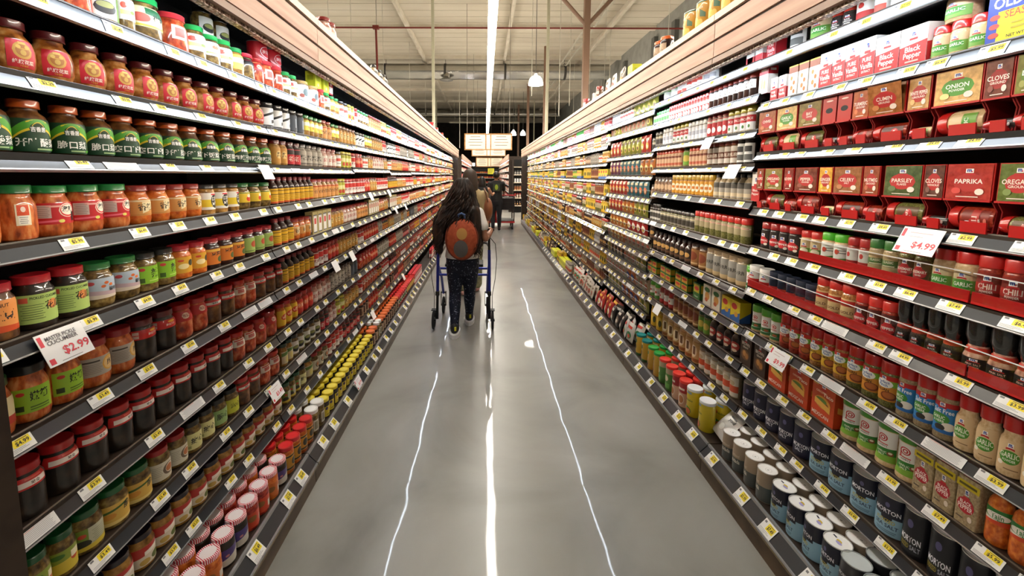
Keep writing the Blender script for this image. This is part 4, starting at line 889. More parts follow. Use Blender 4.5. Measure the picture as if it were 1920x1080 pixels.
B('dksm', 'small dark herb bottle, pale label', 'shaker', .024, .11, 'herb', '#2a2422', '#8a8478', [('r', 0, -10, 70, 50, '#3a342c'), ('r', 0, 34, 80, 12, '#d8cca8')], lz=(.06, .70), lw=2.4, kind='herb_bottle')
B('clrw', 'clear salt bottle, white label', 'shaker', .027, .12, 'clear', '#d8d8d8', '#e4e4e6', [('r', 0, 0, 60, 30, '#b0b0b8')], lz=(.06, .72), lw=2.4, kind='herb_bottle')
B('ylred', 'spice bottle, yellow lid, red label', 'shaker', .028, .13, 'tan', '#b8aa2c', '#e6e0da', [('r', 0, 16, 100, 40, '#b8242a'), ('t', 'SPICE', 0, 16, 14, '#f0e0d8', 70), ('e', 0, -28, 20, 20, '#4a7a34')], lz=(.06, .72), lw=2.4, kind='herb_bottle')
B('rwbt', 'clear bottle with red white band', 'shaker', .029, .14, 'clear', '#8a1f22', '#b8242a', [('e', 0, -16, 44, 36, '#ece4de'), ('r', 0, 36, 100, 14, '#dcd4cc')], lz=(.06, .72), lw=2.4, kind='herb_bottle')
B('orcap', 'cream rub bottle, orange red cap', 'shaker', .026, .125, 'cream', '#c8442c', '#cfa888', [('r', 0, -34, 100, 20, '#b85a3c'), ('r', 0, 24, 70, 16, '#7a3a28')], lz=(.06, .72), lw=2.4, kind='rub_bottle')
B('brnw', 'brown rub bottle, pale label', 'shaker', .030, .14, 'brown', '#8a2c20', '#cfc4b8', [('r', 0, 0, 100, 40, '#6a3a24'), ('t', 'RUB', 0, 0, 22, '#e4d8c8', 60)], lz=(.06, .70), lw=2.4, kind='rub_bottle')
B('bkw', 'black rub bottle, white label', 'shaker', .030, .15, 'pepper', '#1b1a1a', '#d8d6d2', [('r', 0, 20, 60, 30, '#2a2a2a'), ('r', 0, -24, 70, 30, '#5a5a58')], lz=(.06, .70), lw=2.4, kind='rub_bottle')
B('brnj', 'brown spice jar, cream label', 'std', .030, .115, 'brown', '#3a2a22', '#8a6a54', [('e', 0, 0, 60, 60, '#cfae8c')], lz=(.06, .66), lw=2.4, kind='spice_jar', cat='jar')
B('yelj', 'yellow spice jar with white label', 'shaker', .028, .13, 'spice', '#c8a02c', '#d89a2c', [('e', 0, 0, 66, 60, '#f0e4c8'), ('r', 0, 0, 40, 20, '#c8782c')], lz=(.06, .70), lw=2.4, kind='spice_jar', cat='jar')
B('glsj', 'grey glass jar, beige base', 'tall', .033, .135, 'tan', '#2a2826', '#a8a094', [('r', 0, 30, 100, 36, '#54504a'), ('r', 0, -30, 100, 24, '#d8c8a8')], lz=(.06, .66), lw=2.4, kind='spice_jar', cat='jar')
B('dkw', 'dark spice jar, white label', 'shaker', .026, .13, 'pepper', '#1d1b1a', '#c8c4be', [('r', 0, 0, 70, 50, '#4a4642')], lz=(.06, .60), lw=2.4, kind='spice_jar', cat='jar')
B('redgr', 'green spice jar with red cap', 'shaker', .029, .13, 'herb', '#c0281f', '#a89a78', [('r', 0, 24, 100, 14, '#e2d8c4'), ('r', 0, 24, 70, 6, '#b8342c')], lz=(.30, .70), lw=2.4, kind='herb_jar', cat='jar')
B('dkbot', 'dark sauce bottle, brown label', 'tall', .028, .15, 'soy', '#1d1614', '#2c211c', [('e', 0, 10, 56, 40, '#c89a5a'), ('r', 0, -28, 70, 20, '#6a4a34')], lz=(.06, .60), lw=2.4, kind='sauce_bottle')
B('brlab', 'brown gravy jar, orange label', 'cyl', .034, .15, 'brown', '#2a1c16', '#9a6a3c', [('e', 0, 10, 74, 56, '#7a3a20'), ('r', 0, -36, 80, 10, '#d8b888')], lz=(.06, .74), lw=2.4, kind='gravy_jar', cat='jar')
B('beig', 'grey herb jar, beige cap', 'cyl', .035, .15, 'tan', '#8a7458', '#8f8b84', [('t', 'HERB', 0, 8, 18, '#1d1b1a', 70), ('r', 0, -40, 100, 20, '#c8ae84')], lz=(.06, .80), lw=2.4, kind='herb_jar', cat='jar')
B('gjar', 'green bouillon jar', 'cyl', .038, .125, 'herb', '#0f3a1c', '#6a9a2c', [('e', 0, 0, 60, 50, '#c8b04a')], lz=(.08, .76), lw=2.4, kind='bouillon_jar', cat='jar')
B('dkred', 'dark sauce bottle, yellow cap', 'round', .034, .145, 'soy', '#d0a82a', '#2a1814', [('e', 0, 4, 70, 60, '#a8342a'), ('e', 0, 10, 40, 20, '#e0cfc0'), ('e', 0, -24, 40, 20, '#d8c0a8')], lz=(.08, .64), lw=2.3, kind='sauce_bottle')
B('owj', 'orange and white labelled jar', 'cyl', .036, .14, 'tan', '#8a8074', '#d8d0c0', [('r', 0, -10, 100, 34, '#c8502c'), ('e', 0, 20, 50, 26, '#b8a888')], lz=(.06, .82), lw=2.4, kind='broth_jar', cat='jar')
B('beigb', 'beige broth bottle with figures', 'cyl', .037, .165, 'spice', '#cfae7c', '#c8a468', [('e', 0, 6, 50, 60, '#e8d8b8'), ('r', 4, 10, 20, 40, '#6a4a2c'), ('r', 0, -38, 90, 16, '#9a5a2c')], lz=(.04, .84), lw=2.4, kind='broth_bottle')
B('ykn', 'yellow broth bottle', 'cyl', .036, .16, 'spice', '#c8a02a', '#d8aa24', [('e', 4, 0, 50, 60, '#e8c84a'), ('e', 10, -10, 26, 40, '#4a4a24')], lz=(.04, .84), lw=2.4, kind='broth_bottle')
for key, c, cols, look in (('po1', '#3a6a74', ('#c8602c', '#e0c8a0'), 'teal rice pouch'), ('po2', '#6a2a5c', ('#d8a048', '#e8d8c0'), 'purple rice pouch'), ('po3', '#b0342c', ('#e0a84a', '#f0e0c8'), 'red rice pouch'), ('po4', '#b86a2a', ('#e8d080', '#6a3a1a'), 'orange spice pouch'), ('po5', '#8a8a34', ('#d8c060', '#5a3a1a'), 'olive herb pouch'), ('po6', '#a89a80', ('#b85a3c', '#5a4a34'), 'clear spice pouch'), ('po7', '#c9c2b4', ('#b8442c', '#6a5a44'), 'silver spice pouch'), ('po8', '#4a3a2c', ('#a8783c', '#d8c8a8'), 'brown dried food pouch')):
    reg(key, 'spice_pouch' if key > 'po4' else 'rice_pouch', 'pouch', look, .05, .145, pouch, w=.10, d=.032, h=.145, c=c, art=[('e', 0, -12, 60, 40, cols[0]), ('r', 0, 26, 60, 14, cols[1]), ('e', 6, -16, 30, 20, cols[1])], D=.016)

for key, c, cols, look in (('po9', '#d9d6d0', ('#3a7a4a', '#c8483a'), 'white dried mushroom bag'), ('po10', '#c8682a', ('#2a4a9a', '#e8d8c0'), 'orange and blue snack bag'), ('po11', '#a82a26', ('#e8e0d6', '#e0b04a'), 'red and white seasoning bag'), ('po12', '#2b2726', ('#8a7a6a', '#d8d0c4'), 'black dried mushroom bag')):
    reg(key, 'dried_food_bag', 'bag', look, .055, .16, pouch, w=.11, d=.045, h=.16, c=c, art=[('e', 4, -14, 60, 38, cols[0]), ('r', -4, 28, 64, 14, cols[1]), ('e', 8, -18, 30, 20, cols[1])], D=.022)

# ================================================================ stocking the shelves
PL = []          # (template, matrix, scale, side, level, bay, Y, prefix)
def put(key, side, b, lv, Y, sx=1.0, row=0, z=None, prefix='', xoff=0.0, sz=1.0, turn=None, lie=False):
    t = T[key]; s = -1 if side == 'left' else 1
    zs = LZ if side == 'left' else RZS[b]
    isbase = lv == len(zs)
    zz = (BASEZ if isbase else zs[lv] - .0008) if z is None else z
    D = max(t.D * sx, .012)
    X = s * ((LBX if s < 0 else RBX) + .062 + D + xoff if isbase else (LX if s < 0 else RX) + .030 + D + xoff) + s * row * (2 * D + .014)
    if turn is None: turn = s * .30 + R_.uniform(-.2, .2) if t.D == t.R else 0
    if lie:
        M = Matrix.Translation((X, Y, zz + t.R * sx)) @ Matrix.Rotation(-pi / 2, 4, 'X') @ Matrix.Rotation(-s * pi / 2, 4, 'Z')
    else:
        M = Matrix.Translation((X, Y, zz)) @ Matrix.Rotation(-s * pi / 2 + turn, 4, 'Z')
    if isbase and key.startswith('po'): M = M @ Matrix.Rotation(-R_.uniform(.15, .5), 4, 'X') @ Matrix.Rotation(R_.uniform(-.35, .35), 4, 'Z') @ Matrix.Rotation(R_.uniform(-.14, .14), 4, 'Y'); M.translation.z += .012
    PL.append((t, M, (sx, sx, sz), side, lv, b, Y, prefix))
def run(side, b, lv, keys, x0, x1, n, **kw):
    if isinstance(keys, str): keys = [keys]
    s = -1 if side == 'left' else 1
    zs = LZ if side == 'left' else RZS[b]
    base_ = lv == len(zs)
    Xp = s * ((LBX + .10) if s < 0 and base_ else (RBX + .11) if base_ else (LX + .05) if s < 0 else (RX + .05))
    Z = (BASEZ if base_ else zs[lv]) + .06
    ya, yb = sorted((y_at(x0, Xp, Z), y_at(x1, Xp, Z)))
    runY(side, b, lv, keys if s < 0 else keys[::-1] if len(keys) == n else keys, ya, yb, n, **kw)
def runY(side, b, lv, keys, ya, yb, n, rows=1, **kw):
    J_ = LJ if side == 'left' else RJ
    p = (yb - ya) / n
    for i in range(n):
        k = keys[i % len(keys)]; t = T[k]
        sx = max(.55, min(1.12, (p - .003) / (2 * t.R)))
        Y = ya + (i + .5) * p
        if Y < (.79 if side == 'left' else .86): continue
        bb = max([q for q in range(10) if J_[q] <= Y] or [0])
        # keep clear of the joint posts between bays
        for q in range(r_ := rows):
            put(k, side, bb if (lv < (len(LZ) if side == 'left' else len(RZS[bb]))) else bb, lv, Y, sx, row=q, prefix='rear ' if q else '', **kw)

L = 'left'
# --- first left bay, top shelf down
for k, a, c in (('gwC', 60, 118), ('kimchi', 122, 172), ('bowl', 172, 222), ('gwA', 222, 248), ('gwC', 249, 314), ('redlidk', 313, 357), ('gwA', 356, 386), ('gwB', 385, 413), ('gwA', 411, 436), ('yw', 435, 455), ('nut', 453, 478), ('kimred', 476, 493), ('redlidk', 492, 514)): run(L, 0, 0, k, a, c, 1)
for k, x in (('bowl', 383), ('bowl', 414)): put(k, L, 0, 0, y_at(x, -1.13, 2.12), row=0, z=1.9672 + .126, prefix='stacked ', xoff=.07, turn=0)
for x in (473, 500): put('redtin', L, 0, 0, y_at(x, -1.13, 2.12), z=1.9672 + .122, prefix='stacked ', xoff=.03, turn=0, sz=.8)
for k, x in (('gwA', 383), ('gwA', 414), ('kimred', 473), ('kimred', 500)): put(k, L, 0, 0, y_at(x, -1.13, 2.0), prefix='rear ', xoff=.068 if k == 'gwA' else .03 + .044 - .038, turn=0, sx=.9 if k == 'kimred' else 1) if k == 'gwA' else None
run(L, 0, 1, 'cauli', -12, 494, 12)
run(L, 0, 1, 'bwhite', 494, 511, 1)
for k, a, c, n in (('g1', -62, 96, 2), ('g2', 104, 214, 2), ('g3', 214, 306, 2), ('g4', 306, 378, 2), ('g5', 379, 440, 2), ('g6', 440, 507, 3)): run(L, 0, 2, k, a, c, n)
for k, a, c, n in (('kimbig', -80, 73, 2), ('spicyred', 72, 244, 3), ('xiang', 243, 376, 4), ('wb', 376, 446, 3), ('tomato', 446, 506, 3)): run(L, 0, 3, k, a, c, n)
for k, a, c, n in (('peanut', -40, 36, 1), ('pickled', 40, 168, 2), ('ltblue', 164, 262, 2), ('gla', 258, 328, 2), ('yello', 328, 386, 2), ('dkor', 386, 457, 3), ('grb', 457, 510, 3)): run(L, 0, 4, k, a, c, n)
for k, a, c, n in (('shan', -50, 30, 1), ('nensun', 30, 156, 2), ('greyl', 157, 253, 2), ('redneck', 252, 330, 2), ('kimred', 330, 388, 2), ('redwhite', 386, 440, 2), ('kimchi', 440, 478, 2), ('redwhite', 478, 515, 2)): run(L, 0, 5, k, a, c, n)
for k, a, c, n in (('darkred', 18, 436, 10), ('kimchi', 437, 478, 2), ('kimred', 478, 518, 2)): run(L, 0, 6, k, a, c, n)
for k, a, c, n in (('gy', 40, 142, 2), ('gyw', 142, 194, 1), ('yleaf', 194, 284, 2), ('circ', 285, 350, 2), ('cream', 350, 400, 2), ('sage', 400, 424, 1), ('lime', 424, 446, 1), ('redwhite', 446, 486, 2), ('kimchi', 487, 523, 2)): run(L, 0, 7, k, a, c, n)
run(L, 0, 8, 'purple', 90, 526, 14)
# --- left base deck, first stretch
def basel(keys, x0, x1, n, **kw): run(L, 0, 9, keys, x0, x1, n, rows=2, xoff=0, **kw)
basel(['ging1', 'ging1', 'ging2', 'ging2', 'ging3', 'ging3', 'ging1', 'ging2'], 345, 528, 8)
basel('redtall', 528, 578, 4); basel('whitelid', 578, 600, 2); basel('yellid', 600, 692, 14)
basel('orlid', 692, 702, 2); basel('whitelid', 702, 709, 2); basel('orlid', 709, 742, 9)
basel('redcanb', 742, 758, 6); basel('redcan', 758, 772, 7); basel('redbox', 772, 786, 9)
# --- second left bay
for k, a, c, n in (('redlidk', 514, 530, 1), ('gwA', 530, 556, 2), ('bigw', 560, 598, 2), ('redlidk', 598, 607, 1), ('gwA', 607, 618, 1), ('yw', 618, 634, 2), ('whtjar', 635, 650, 2), ('ygreen', 650, 662, 2)): run(L, 1, 0, k, a, c, n)
for x in (576, 592): put('yelbox', L, 1, 0, y_at(x, -1.12, 2.1), z=1.9672 + .127, prefix='stacked ', xoff=.02, turn=0)
put('redbox', L, 1, 0, y_at(603, -1.12, 2.1), z=1.9672 + .131, prefix='stacked ', xoff=.025, turn=0, sz=.8)
for k, a, c, n in (('bwhite', 513, 541, 2), ('bblack', 541, 568, 2), ('yw', 568, 602, 4), ('orjar', 602, 619, 2), ('yw', 619, 633, 2), ('goldj', 633, 664, 5)): run(L, 1, 1, k, a, c, n)
for k, a, c, n in (('goldj', 510, 536, 2), ('redlab', 537, 561, 2), ('greyj', 561, 602, 4), ('pinkw', 602, 628, 3), ('whtjar', 628, 638, 1), ('ygreen', 638, 656, 3), ('redcap', 656, 665, 1)): run(L, 1, 2, k, a, c, n)
for k, a, c, n in (('ybot', 506, 584, 8), ('orjar', 584, 632, 6), ('ygreen', 632, 644, 2), ('redcap', 644, 665, 3)): run(L, 1, 3, k, a, c, n)
for k, a, c, n in (('ybot', 512, 548, 3), ('xiang', 548, 580, 3), ('bluebox', 580, 616, 4), ('goldj', 616, 641, 4), ('pinkw', 641, 666, 4)): run(L, 1, 4, k, a, c, n)
for k, a, c, n in (('redwhite', 516, 526, 1), ('ybot', 526, 586, 6), ('redcap', 586, 612, 3), ('rred', 612, 632, 3), ('goldj', 632, 668, 6)): run(L, 1, 5, k, a, c, n)
for k, a, c, n in (('ywide', 521, 555, 3), ('rred', 555, 584, 3), ('pinkw', 584, 617, 4), ('greyj', 617, 655, 6), ('bblack', 655, 668, 2)): run(L, 1, 6, k, a, c, n)
for k, a, c, n in (('veg', 526, 546, 2), ('bowl', 546, 598, 5), ('redlab', 598, 614, 2), ('pinkw', 614, 628, 2), ('ygreen', 628, 644, 2), ('goldj', 644, 670, 4)): run(L, 1, 7, k, a, c, n)
for k, a, c, n in (('gyw', 531, 560, 3), ('cream', 560, 572, 1), ('veg', 572, 585, 1), ('circ', 585, 612, 3), ('redcap', 612, 640, 4), ('redlab', 640, 672, 5)): run(L, 1, 8, k, a, c, n)
# --- further left bays
PAL = {0: ['whtjar', 'redcap', 'gwB', 'ygreen', 'goldj', 'yw', 'rred', 'orjar'], 1: ['redcap', 'goldj', 'orjar', 'bwhite', 'yw', 'greyj'], 2: ['redcap', 'orjar', 'goldj', 'pinkw', 'whtjar', 'rred'],
       3: ['ybot', 'orjar', 'redcap', 'rred', 'goldj'], 4: ['goldj', 'xiang', 'redbox', 'bluebox', 'orjar', 'redcap'], 5: ['rred', 'redcap', 'bblack', 'greyj', 'goldj', 'dkor'],
       6: ['rred', 'redlab', 'kimred', 'ywide', 'greyj'], 7: ['kimred', 'redcap', 'redlab', 'dkor', 'kimchi'], 8: ['redlab', 'rred', 'orlid', 'redcap', 'purple'], 9: ['redbox', 'redcanb', 'redcan', 'redbox']}
def fill(side, b, lv, keys, y0, y1, rows=1):
    rr = random.Random(b * 91 + lv * 17 + (3 if side == 'left' else 4))
    y = y0 + .02; last = None
    while y < y1 - .06:
        k = rr.choice([q for q in keys if q != last] or keys); last = k
        p = 2 * T[k].R + .005
        n = min(rr.randint(2, 6), int((y1 - .015 - y) / p))
        if n < 1: break
        runY(side, b, lv, [k], y, y + n * p, n, rows=rows)
        y += n * p + .004
for b in range(2, 10):
    for lv in range(9): fill(L, b, lv, PAL[lv], LJ[b], LJ[b + 1])
    y0 = LJ[b] if b > 5 else None
fill(L, 6, 9, PAL[9], max(LJ[5], y_at(786, -.945, .2)), LJ[6]); 
for b in range(6, 10): fill(L, b, 9, PAL[9], LJ[b], LJ[b + 1])

Rr = 'right'
# --- first right bay
for k, a, c, n in (('wbx', 1408, 1440, 2), ('van', 1441, 1469, 1), ('bkw', 1475, 1517, 1), ('garlicn', 1520, 1553, 1), ('grind', 1562, 1606, 2), ('rwcap', 1606, 1643, 1), ('rwcan', 1644, 1670, 1), ('gwcan', 1671, 1715, 1), ('rwcan', 1720, 1770, 1), ('rwcap', 1775, 1900, 3)): run(Rr, 0, 0, k, c, a, n)
for k, a, c, n in (('redw', 1425, 1452, 1), ('vans', 1452, 1484, 2), ('almond', 1486, 1547, 3), ('van', 1546, 1652, 4), ('bpt', 1652, 1752, 2), ('garlicn', 1752, 1862, 3)): run(Rr, 0, 1, k, c, a, n, sz=.72 if k == 'garlicn' else 1)
run(Rr, 0, 1, 'oldbay', 2010, 1864, 1)
put('garlicn', Rr, 0, 1, y_at(1822, 1.39, 1.99), z=1.9032 + .132 * .72 + .001, prefix='stacked ', turn=0, sz=.72, xoff=.0)
put('garlicn', Rr, 0, 1, y_at(1822, 1.39, 1.95), prefix='rear ', turn=0, sz=.72, xoff=.0) if False else None
def dispenser(px0, px1, lv, word, word2, bgc, oval, textc, bottle, tilt=0.0, empty=False):
    z = RZS[0][lv]
    a, c = y_at(px1, RX + .03, z + .12), y_at(px0, RX + .03, z + .12)
    w = c - a; Y = (a + c) / 2
    desc = ('empty red spice dispenser, slotted plate, %s from near end, %s' if empty else 'red spice dispenser with ' + (word + ' ' + word2).strip().lower() + ' card, %s from near end, %s')
    DISP.append((Y, lv, px0, px1, word, word2, bgc, oval, textc, bottle, tilt, empty, w, desc))
DISP = []
RED = mat('#b01d1c', .3, 0, .5); DRED = mat('#7d1414', .4)
for q in ((1426, 1459, 2, 'CHIVES', '', '#8a4a24', '#b02420', '#f0dccc', 'rosem'), (1460, 1499, 2, 'GARLIC', 'POWDER', '#b99a60', '#4a8a2c', '#eef0dc', 'garlicn'), (1501, 1545, 2, 'BAY', 'LEAVES', '#6a5a24', '#b02420', '#f0dccc', 'rosem'),
          (1546, 1572, 2, '', '', '', '', '', 'blackred', 0, True), (1574, 1601, 2, '', '', '', '', '', 'redcp', 0, True), (1603, 1636, 2, 'TURMERIC', 'GROUND', '#94471c', '#a83a1c', '#f0dccc', 'chili'),
          (1637, 1705, 2, 'CUMIN', 'GROUND', '#8a5426', '#b02420', '#f0dccc', 'redcp', .22), (1707, 1752, 2, 'WHITE PEPPER', 'GROUND', '#a57c4a', '#b02420', '#f0dccc', 'garsm'), (1757, 1850, 2, 'ONION', 'POWDER', '#b8925a', '#4f8f2c', '#eef4dc', 'garlicn'),
          (1851, 1908, 2, 'CLOVES', 'GROUND', '#5c2a1c', '#a01f1c', '#f0dccc', 'blackred'), (1909, 1975, 2, 'DILL', 'WEED', '#6a6a2c', '#5a7a24', '#f0f0dc', 'rosem'),
          (1422, 1436, 3, 'ALLSPICE', '', '#6c3a1e', '#b02420', '#f0dccc', 'redcp'), (1437, 1471, 3, 'OREGANO', 'LEAVES', '#6f6430', '#b02420', '#f0dccc', 'rosem'), (1473, 1492, 3, 'RED PEPPER', '', '#6e2018', '#b02420', '#f0dccc', 'chili'), (1494, 1537, 3, 'PEPPER', 'CRUSHED', '#5e2a1a', '#b02420', '#f0dccc', 'chili'),
          (1539, 1566, 3, 'GINGER', 'GROUND', '#b98a2c', '#b02420', '#f0dccc', 'garsm'), (1567, 1621, 3, 'CELERY', 'SALT', '#7a4c26', '#b02420', '#f0dccc', 'redcp'), (1622, 1655, 3, 'NUTMEG', 'GROUND', '#7c3a1e', '#b02420', '#f0dccc', 'chili'),
          (1662, 1735, 3, 'PARSLEY', 'FLAKES', '#3a4a24', '#b02420', '#f0dccc', 'rosem'), (1736, 1778, 3, 'CLOVES', 'WHOLE', '#4c2a1e', '#b02420', '#f0dccc', 'blackred'), (1779, 1870, 3, 'PAPRIKA', '', '#8a1f16', '#a8241c', '#f4e4d8', 'chili'), (1876, 1962, 3, 'OREGANO', 'GROUND', '#4c5a24', '#b02420', '#f0dccc', 'rosem')):
    dispenser(*q)
DISP.sort(key=lambda q: q[0])
cnt = {}
for (Y, lv, px0, px1, word, word2, bgc, oval, textc, bottle, tilt, empty, w, desc) in DISP:
    cnt[lv] = cnt.get(lv, 0) + 1
    z = RZS[0][lv] - .0008
    root = thing('spice_dispenser', desc % (ORD[cnt[lv]], lvl_word(lv, 9, 'right')), 'spice dispenser', (RX + .028, Y, z), 0, 'red spice dispensers on the right shelves')
    m = MB(); hw = w / 2 - .001
    for sg in (-1, 1):
        m.prism([(.006, 0), (.012, .06), (-.004, .085), (-.004, .186), (.16, .186), (.16, 0)], sg * hw - (.003 if sg > 0 else 0), sg * hw + (.003 if sg < 0 else 0), DRED, 'y')
    m.box(.15, -hw, 0, .16, hw, .186, DRED)
    m.box(.02, -hw, .083, .15, hw, .087, DRED)
    obj('housing', m, root)
    m = MB(); m.box(-.007, -hw, .084, -.003, hw, .186, RED); m.box(-.012, -hw, .084, -.003, hw, .089, RED)
    if empty:
        Art(m, lambda u, v, o: (-.007 - o, -u / 1000, .135 + v / 1000), True, 300).draw([('e', 0, 0, w * 520, 20, mat('#14100f', .6)), ('e', 0, 36, w * 500, 6, mat('#e8c8c0', .5))])
    obj('front_plate', m, root)
    if not empty:
        m = MB(); m.box(-.0085, -hw + .004, .090, -.0072, hw - .003, .184, mat(bgc, .3, 0, .6))
        art = [('r', 0, 0, 100, 100, nmat('card_' + bgc, [(.3, bgc), (.7, tuple(min(1, x * 1.7 + .02) for x in lin(bgc)))], 70, 3, .3, .6)), ('e', 0, -2, 72, 52, oval), *MC_(0, 32, .8), ('t', word, 0, 2, 13, textc, 84), ('t', word2, 0, -11, 7, textc, 60), ('e', 26, -28, 20, 18, '#ead6c8'), ('e', -26, -26, 22, 18, tuple(min(1, x * 2.2 + .03) for x in lin(bgc))), ('r', 0, -43, 50, 2.5, '#e8d8c8')]
        Art(m, lambda u, v, o: (-.0085 - o - tilt * (.05 + v / 1000), -u / 1000 - tilt * .35 * v / 1000, .137 + v / 1000), True, 300).draw(scale_art(art, (w - .008) * 1000, 94))
        obj('front_card', m, root)
    m = MB(); m.prism([(-.012, 0), (-.014, .030), (-.011, .030), (-.008, .003), (.06, .003), (.06, 0)], -hw, hw * .1, RED, 'y')
    obj('tray_lip', m, root)
    t = T[bottle]; sc = min(1.0, (w - .006) / (t.H))
    sc = max(.55, sc)
    M = Matrix.Translation((RX + .028 + .004 + t.R * min(1, sc * 1.15), Y - t.H * sc / 2, z + .003 + t.R * min(1, sc * 1.15))) @ Matrix.Rotation(-pi / 2, 4, 'X') @ Matrix.Rotation(-pi / 2 - .5, 4, 'Z')
    PL.append((t, M, (min(1, sc * 1.15),) * 2 + (sc,), Rr, lv, 0, Y, 'lying '))

CLEAR = bpy.data.materials.new('clear_acrylic'); CLEAR.use_nodes = True
nt = CLEAR.node_tree; nt.nodes.clear()
mo = nt.nodes.new('ShaderNodeOutputMaterial'); mx = nt.nodes.new('ShaderNodeMixShader'); tr = nt.nodes.new('ShaderNodeBsdfTransparent'); gl = nt.nodes.new('ShaderNodeBsdfGlossy')
mx.inputs[0].default_value = .05
gl.inputs['Roughness'].default_value = .03; tr.inputs['Color'].default_value = (.93, .95, .95, 1)
nt.links.new(tr.outputs[0], mx.inputs[1]); nt.links.new(gl.outputs[0], mx.inputs[2]); nt.links.new(mx.outputs[0], mo.inputs[0])
def tray(px0, px1, lv, label):
    z = RZS[0][lv] - .0008
    a, c = max(.80, y_at(px1, RX, z)), min(y_at(px0, RX, z), RJ[1] - .01)
    root = thing('shelf_tray', label, 'tray', (RX + .018, a + .002, z), 0, 'red shelf trays on the right shelves'); Lx = c - a - .004
    m = MB(); m.box(-.004, 0, 0, .0, Lx, .036, RED); m.box(-.004, 0, 0, .10, Lx, .003, RED)
    obj('red_front', m, root)
    m = MB(); m.box(-.0065, 0, .010, -.0045, Lx, .085, CLEAR)
    obj('clear_guard', m, root)
    m = MB(); m.box(-.007, 0, .085, -.004, Lx, .0875, mat('#c9c9cc', .2)); obj('guard_rim', m, root)
tray(1490, 1806, 4, 'red tray with clear guard, far half of the fifth right shelf')
tray(1808, 1990, 4, 'red tray with clear guard, near half of the fifth right shelf')
tray(1392, 1800, 5, 'long red tray with clear guard under white and navy shakers')
tray(1802, 1990, 5, 'red tray with clear guard holding the pink salt grinders')
G = dict(z=None)
for k, a, c, n in (('redpt', 1407, 1430, 1), ('blackred', 1430, 1500, 4)): run(Rr, 0, 4, k, c, a, n)
for k, a, c, n in (('garsm', 1504, 1542, 2), ('grcap', 1542, 1590, 2), ('rwcap', 1591, 1636, 2), ('dgcap', 1631, 1686, 2), ('rosem', 1687, 1748, 2), ('garlicn', 1750, 1832, 2), ('chili', 1832, 1930, 2)): run(Rr, 0, 4, k, c, a, n, z=RZ1[4] + .0026)
for k, a, c, n in (('shakerw', 1405, 1444, 2), ('shakern', 1445, 1532, 5), ('longred', 1532, 1604, 3), ('redcp', 1605, 1682, 3), ('grind', 1683, 1802, 4), ('grindp', 1806, 1960, 3)): run(Rr, 0, 5, k, c, a, n, z=RZ1[5] + .0026)
for k, a, c, n in (('lowrys', 1396, 1465, 4), ('pinr', 1465, 1522, 3), ('piny', 1522, 1590, 3), ('pino', 1590, 1683, 3), ('saltfree', 1684, 1792, 3), ('garlicp', 1793, 1970, 4)): run(Rr, 0, 6, k, c, a, n)
for k, a, c, n in (('brownb', 1393, 1446, 2), ('taco', 1447, 1578, 3), ('lowry', 1578, 1722, 4), ('ptin', 1722, 1848, 3), ('tajin', 1850, 2000, 3)): run(Rr, 0, 7, k, c, a, n)
for k, a, c, n in (('mnavy', 1393, 1516, 5), ('mblue', 1517, 1690, 4), ('mblack', 1690, 2010, 5)): run(Rr, 0, 8, k, c, a, n)
# --- right base deck: pixel centres of the nearest canisters
def baser(key, px, rear=None):
    t = T[key]
    for i, x in enumerate(px):
        Y = y_at(x, RBX + .062 + t.R, BASEZ + t.H)
        b = max([q for q in range(10) if RJ[q] <= Y] or [0])
        put(key, Rr, b, len(RZS[b]), Y, .97, turn=R_.uniform(-.5, .3))
        put(rear or key, Rr, b, len(RZS[b]), Y + .01, .97, row=1, prefix='rear ')
baser('mgrey', [1700, 1652, 1607]); baser('mblue', [1572, 1536, 1503, 1472], 'dada'); baser('dada', [1440, 1416, 1393, 1373])
baser('yelw', [1328, 1304]); baser('redB', [1287, 1274]); baser('redA', [1261, 1248]); baser('green', [1237, 1226]); baser('teal', [1214, 1203])
# --- second right bay
for k, a, c, n in (('gwcan', 1245, 1272, 2), ('rwcan', 1273, 1290, 2), ('whtjar', 1290, 1320, 3), ('clrw', 1322, 1345, 2), ('wbx', 1404, 1424, 1)): run(Rr, 1, 0, k, c, a, n)
for k, a, c, n in (('smallgreen', 1229, 1258, 6), ('smallred', 1258, 1333, 15), ('sbot', 1333, 1420, 9)): run(Rr, 1, 1, k, c, a, n)
for k, a, c, n in (('dksm', 1226, 1245, 3), ('clrw', 1246, 1264, 3), ('ylred', 1265, 1294, 4), ('clrw', 1294, 1329, 5), ('rwbt', 1329, 1368, 4), ('ylred', 1368, 1416, 4)): run(Rr, 1, 2, k, c, a, n)
for k, a, c, n in (('orcap', 1234, 1281, 8), ('gjar', 1282, 1295, 1), ('orcap', 1296, 1329, 5), ('brnw', 1329, 1385, 5), ('bkw', 1385, 1412, 2)): run(Rr, 1, 3, k, c, a, n)
for k, a, c, n in (('brnj', 1224, 1263, 6), ('yelj', 1263, 1300, 5), ('yelj', 1300, 1341, 5), ('glsj', 1341, 1411, 6)): run(Rr, 1, 4, k, c, a, n)
for k, a, c, n in (('dkw', 1222, 1241, 4), ('dksm', 1241, 1305, 9), ('redgr', 1305, 1405, 9)): run(Rr, 1, 5, k, c, a, n)
for k, a, c, n in (('dkbot', 1220, 1296, 9), ('brlab', 1296, 1326, 2), ('beig', 1326, 1398, 5)): run(Rr, 1, 6, k, c, a, n)
for k, a, c, n in (('knorr', 1216, 1300, 3), ('knorrs', 1302, 1323, 1), ('soupb', 1324, 1358, 2), ('maggi', 1360, 1395, 2)): run(Rr, 1, 7, k, c, a, n)
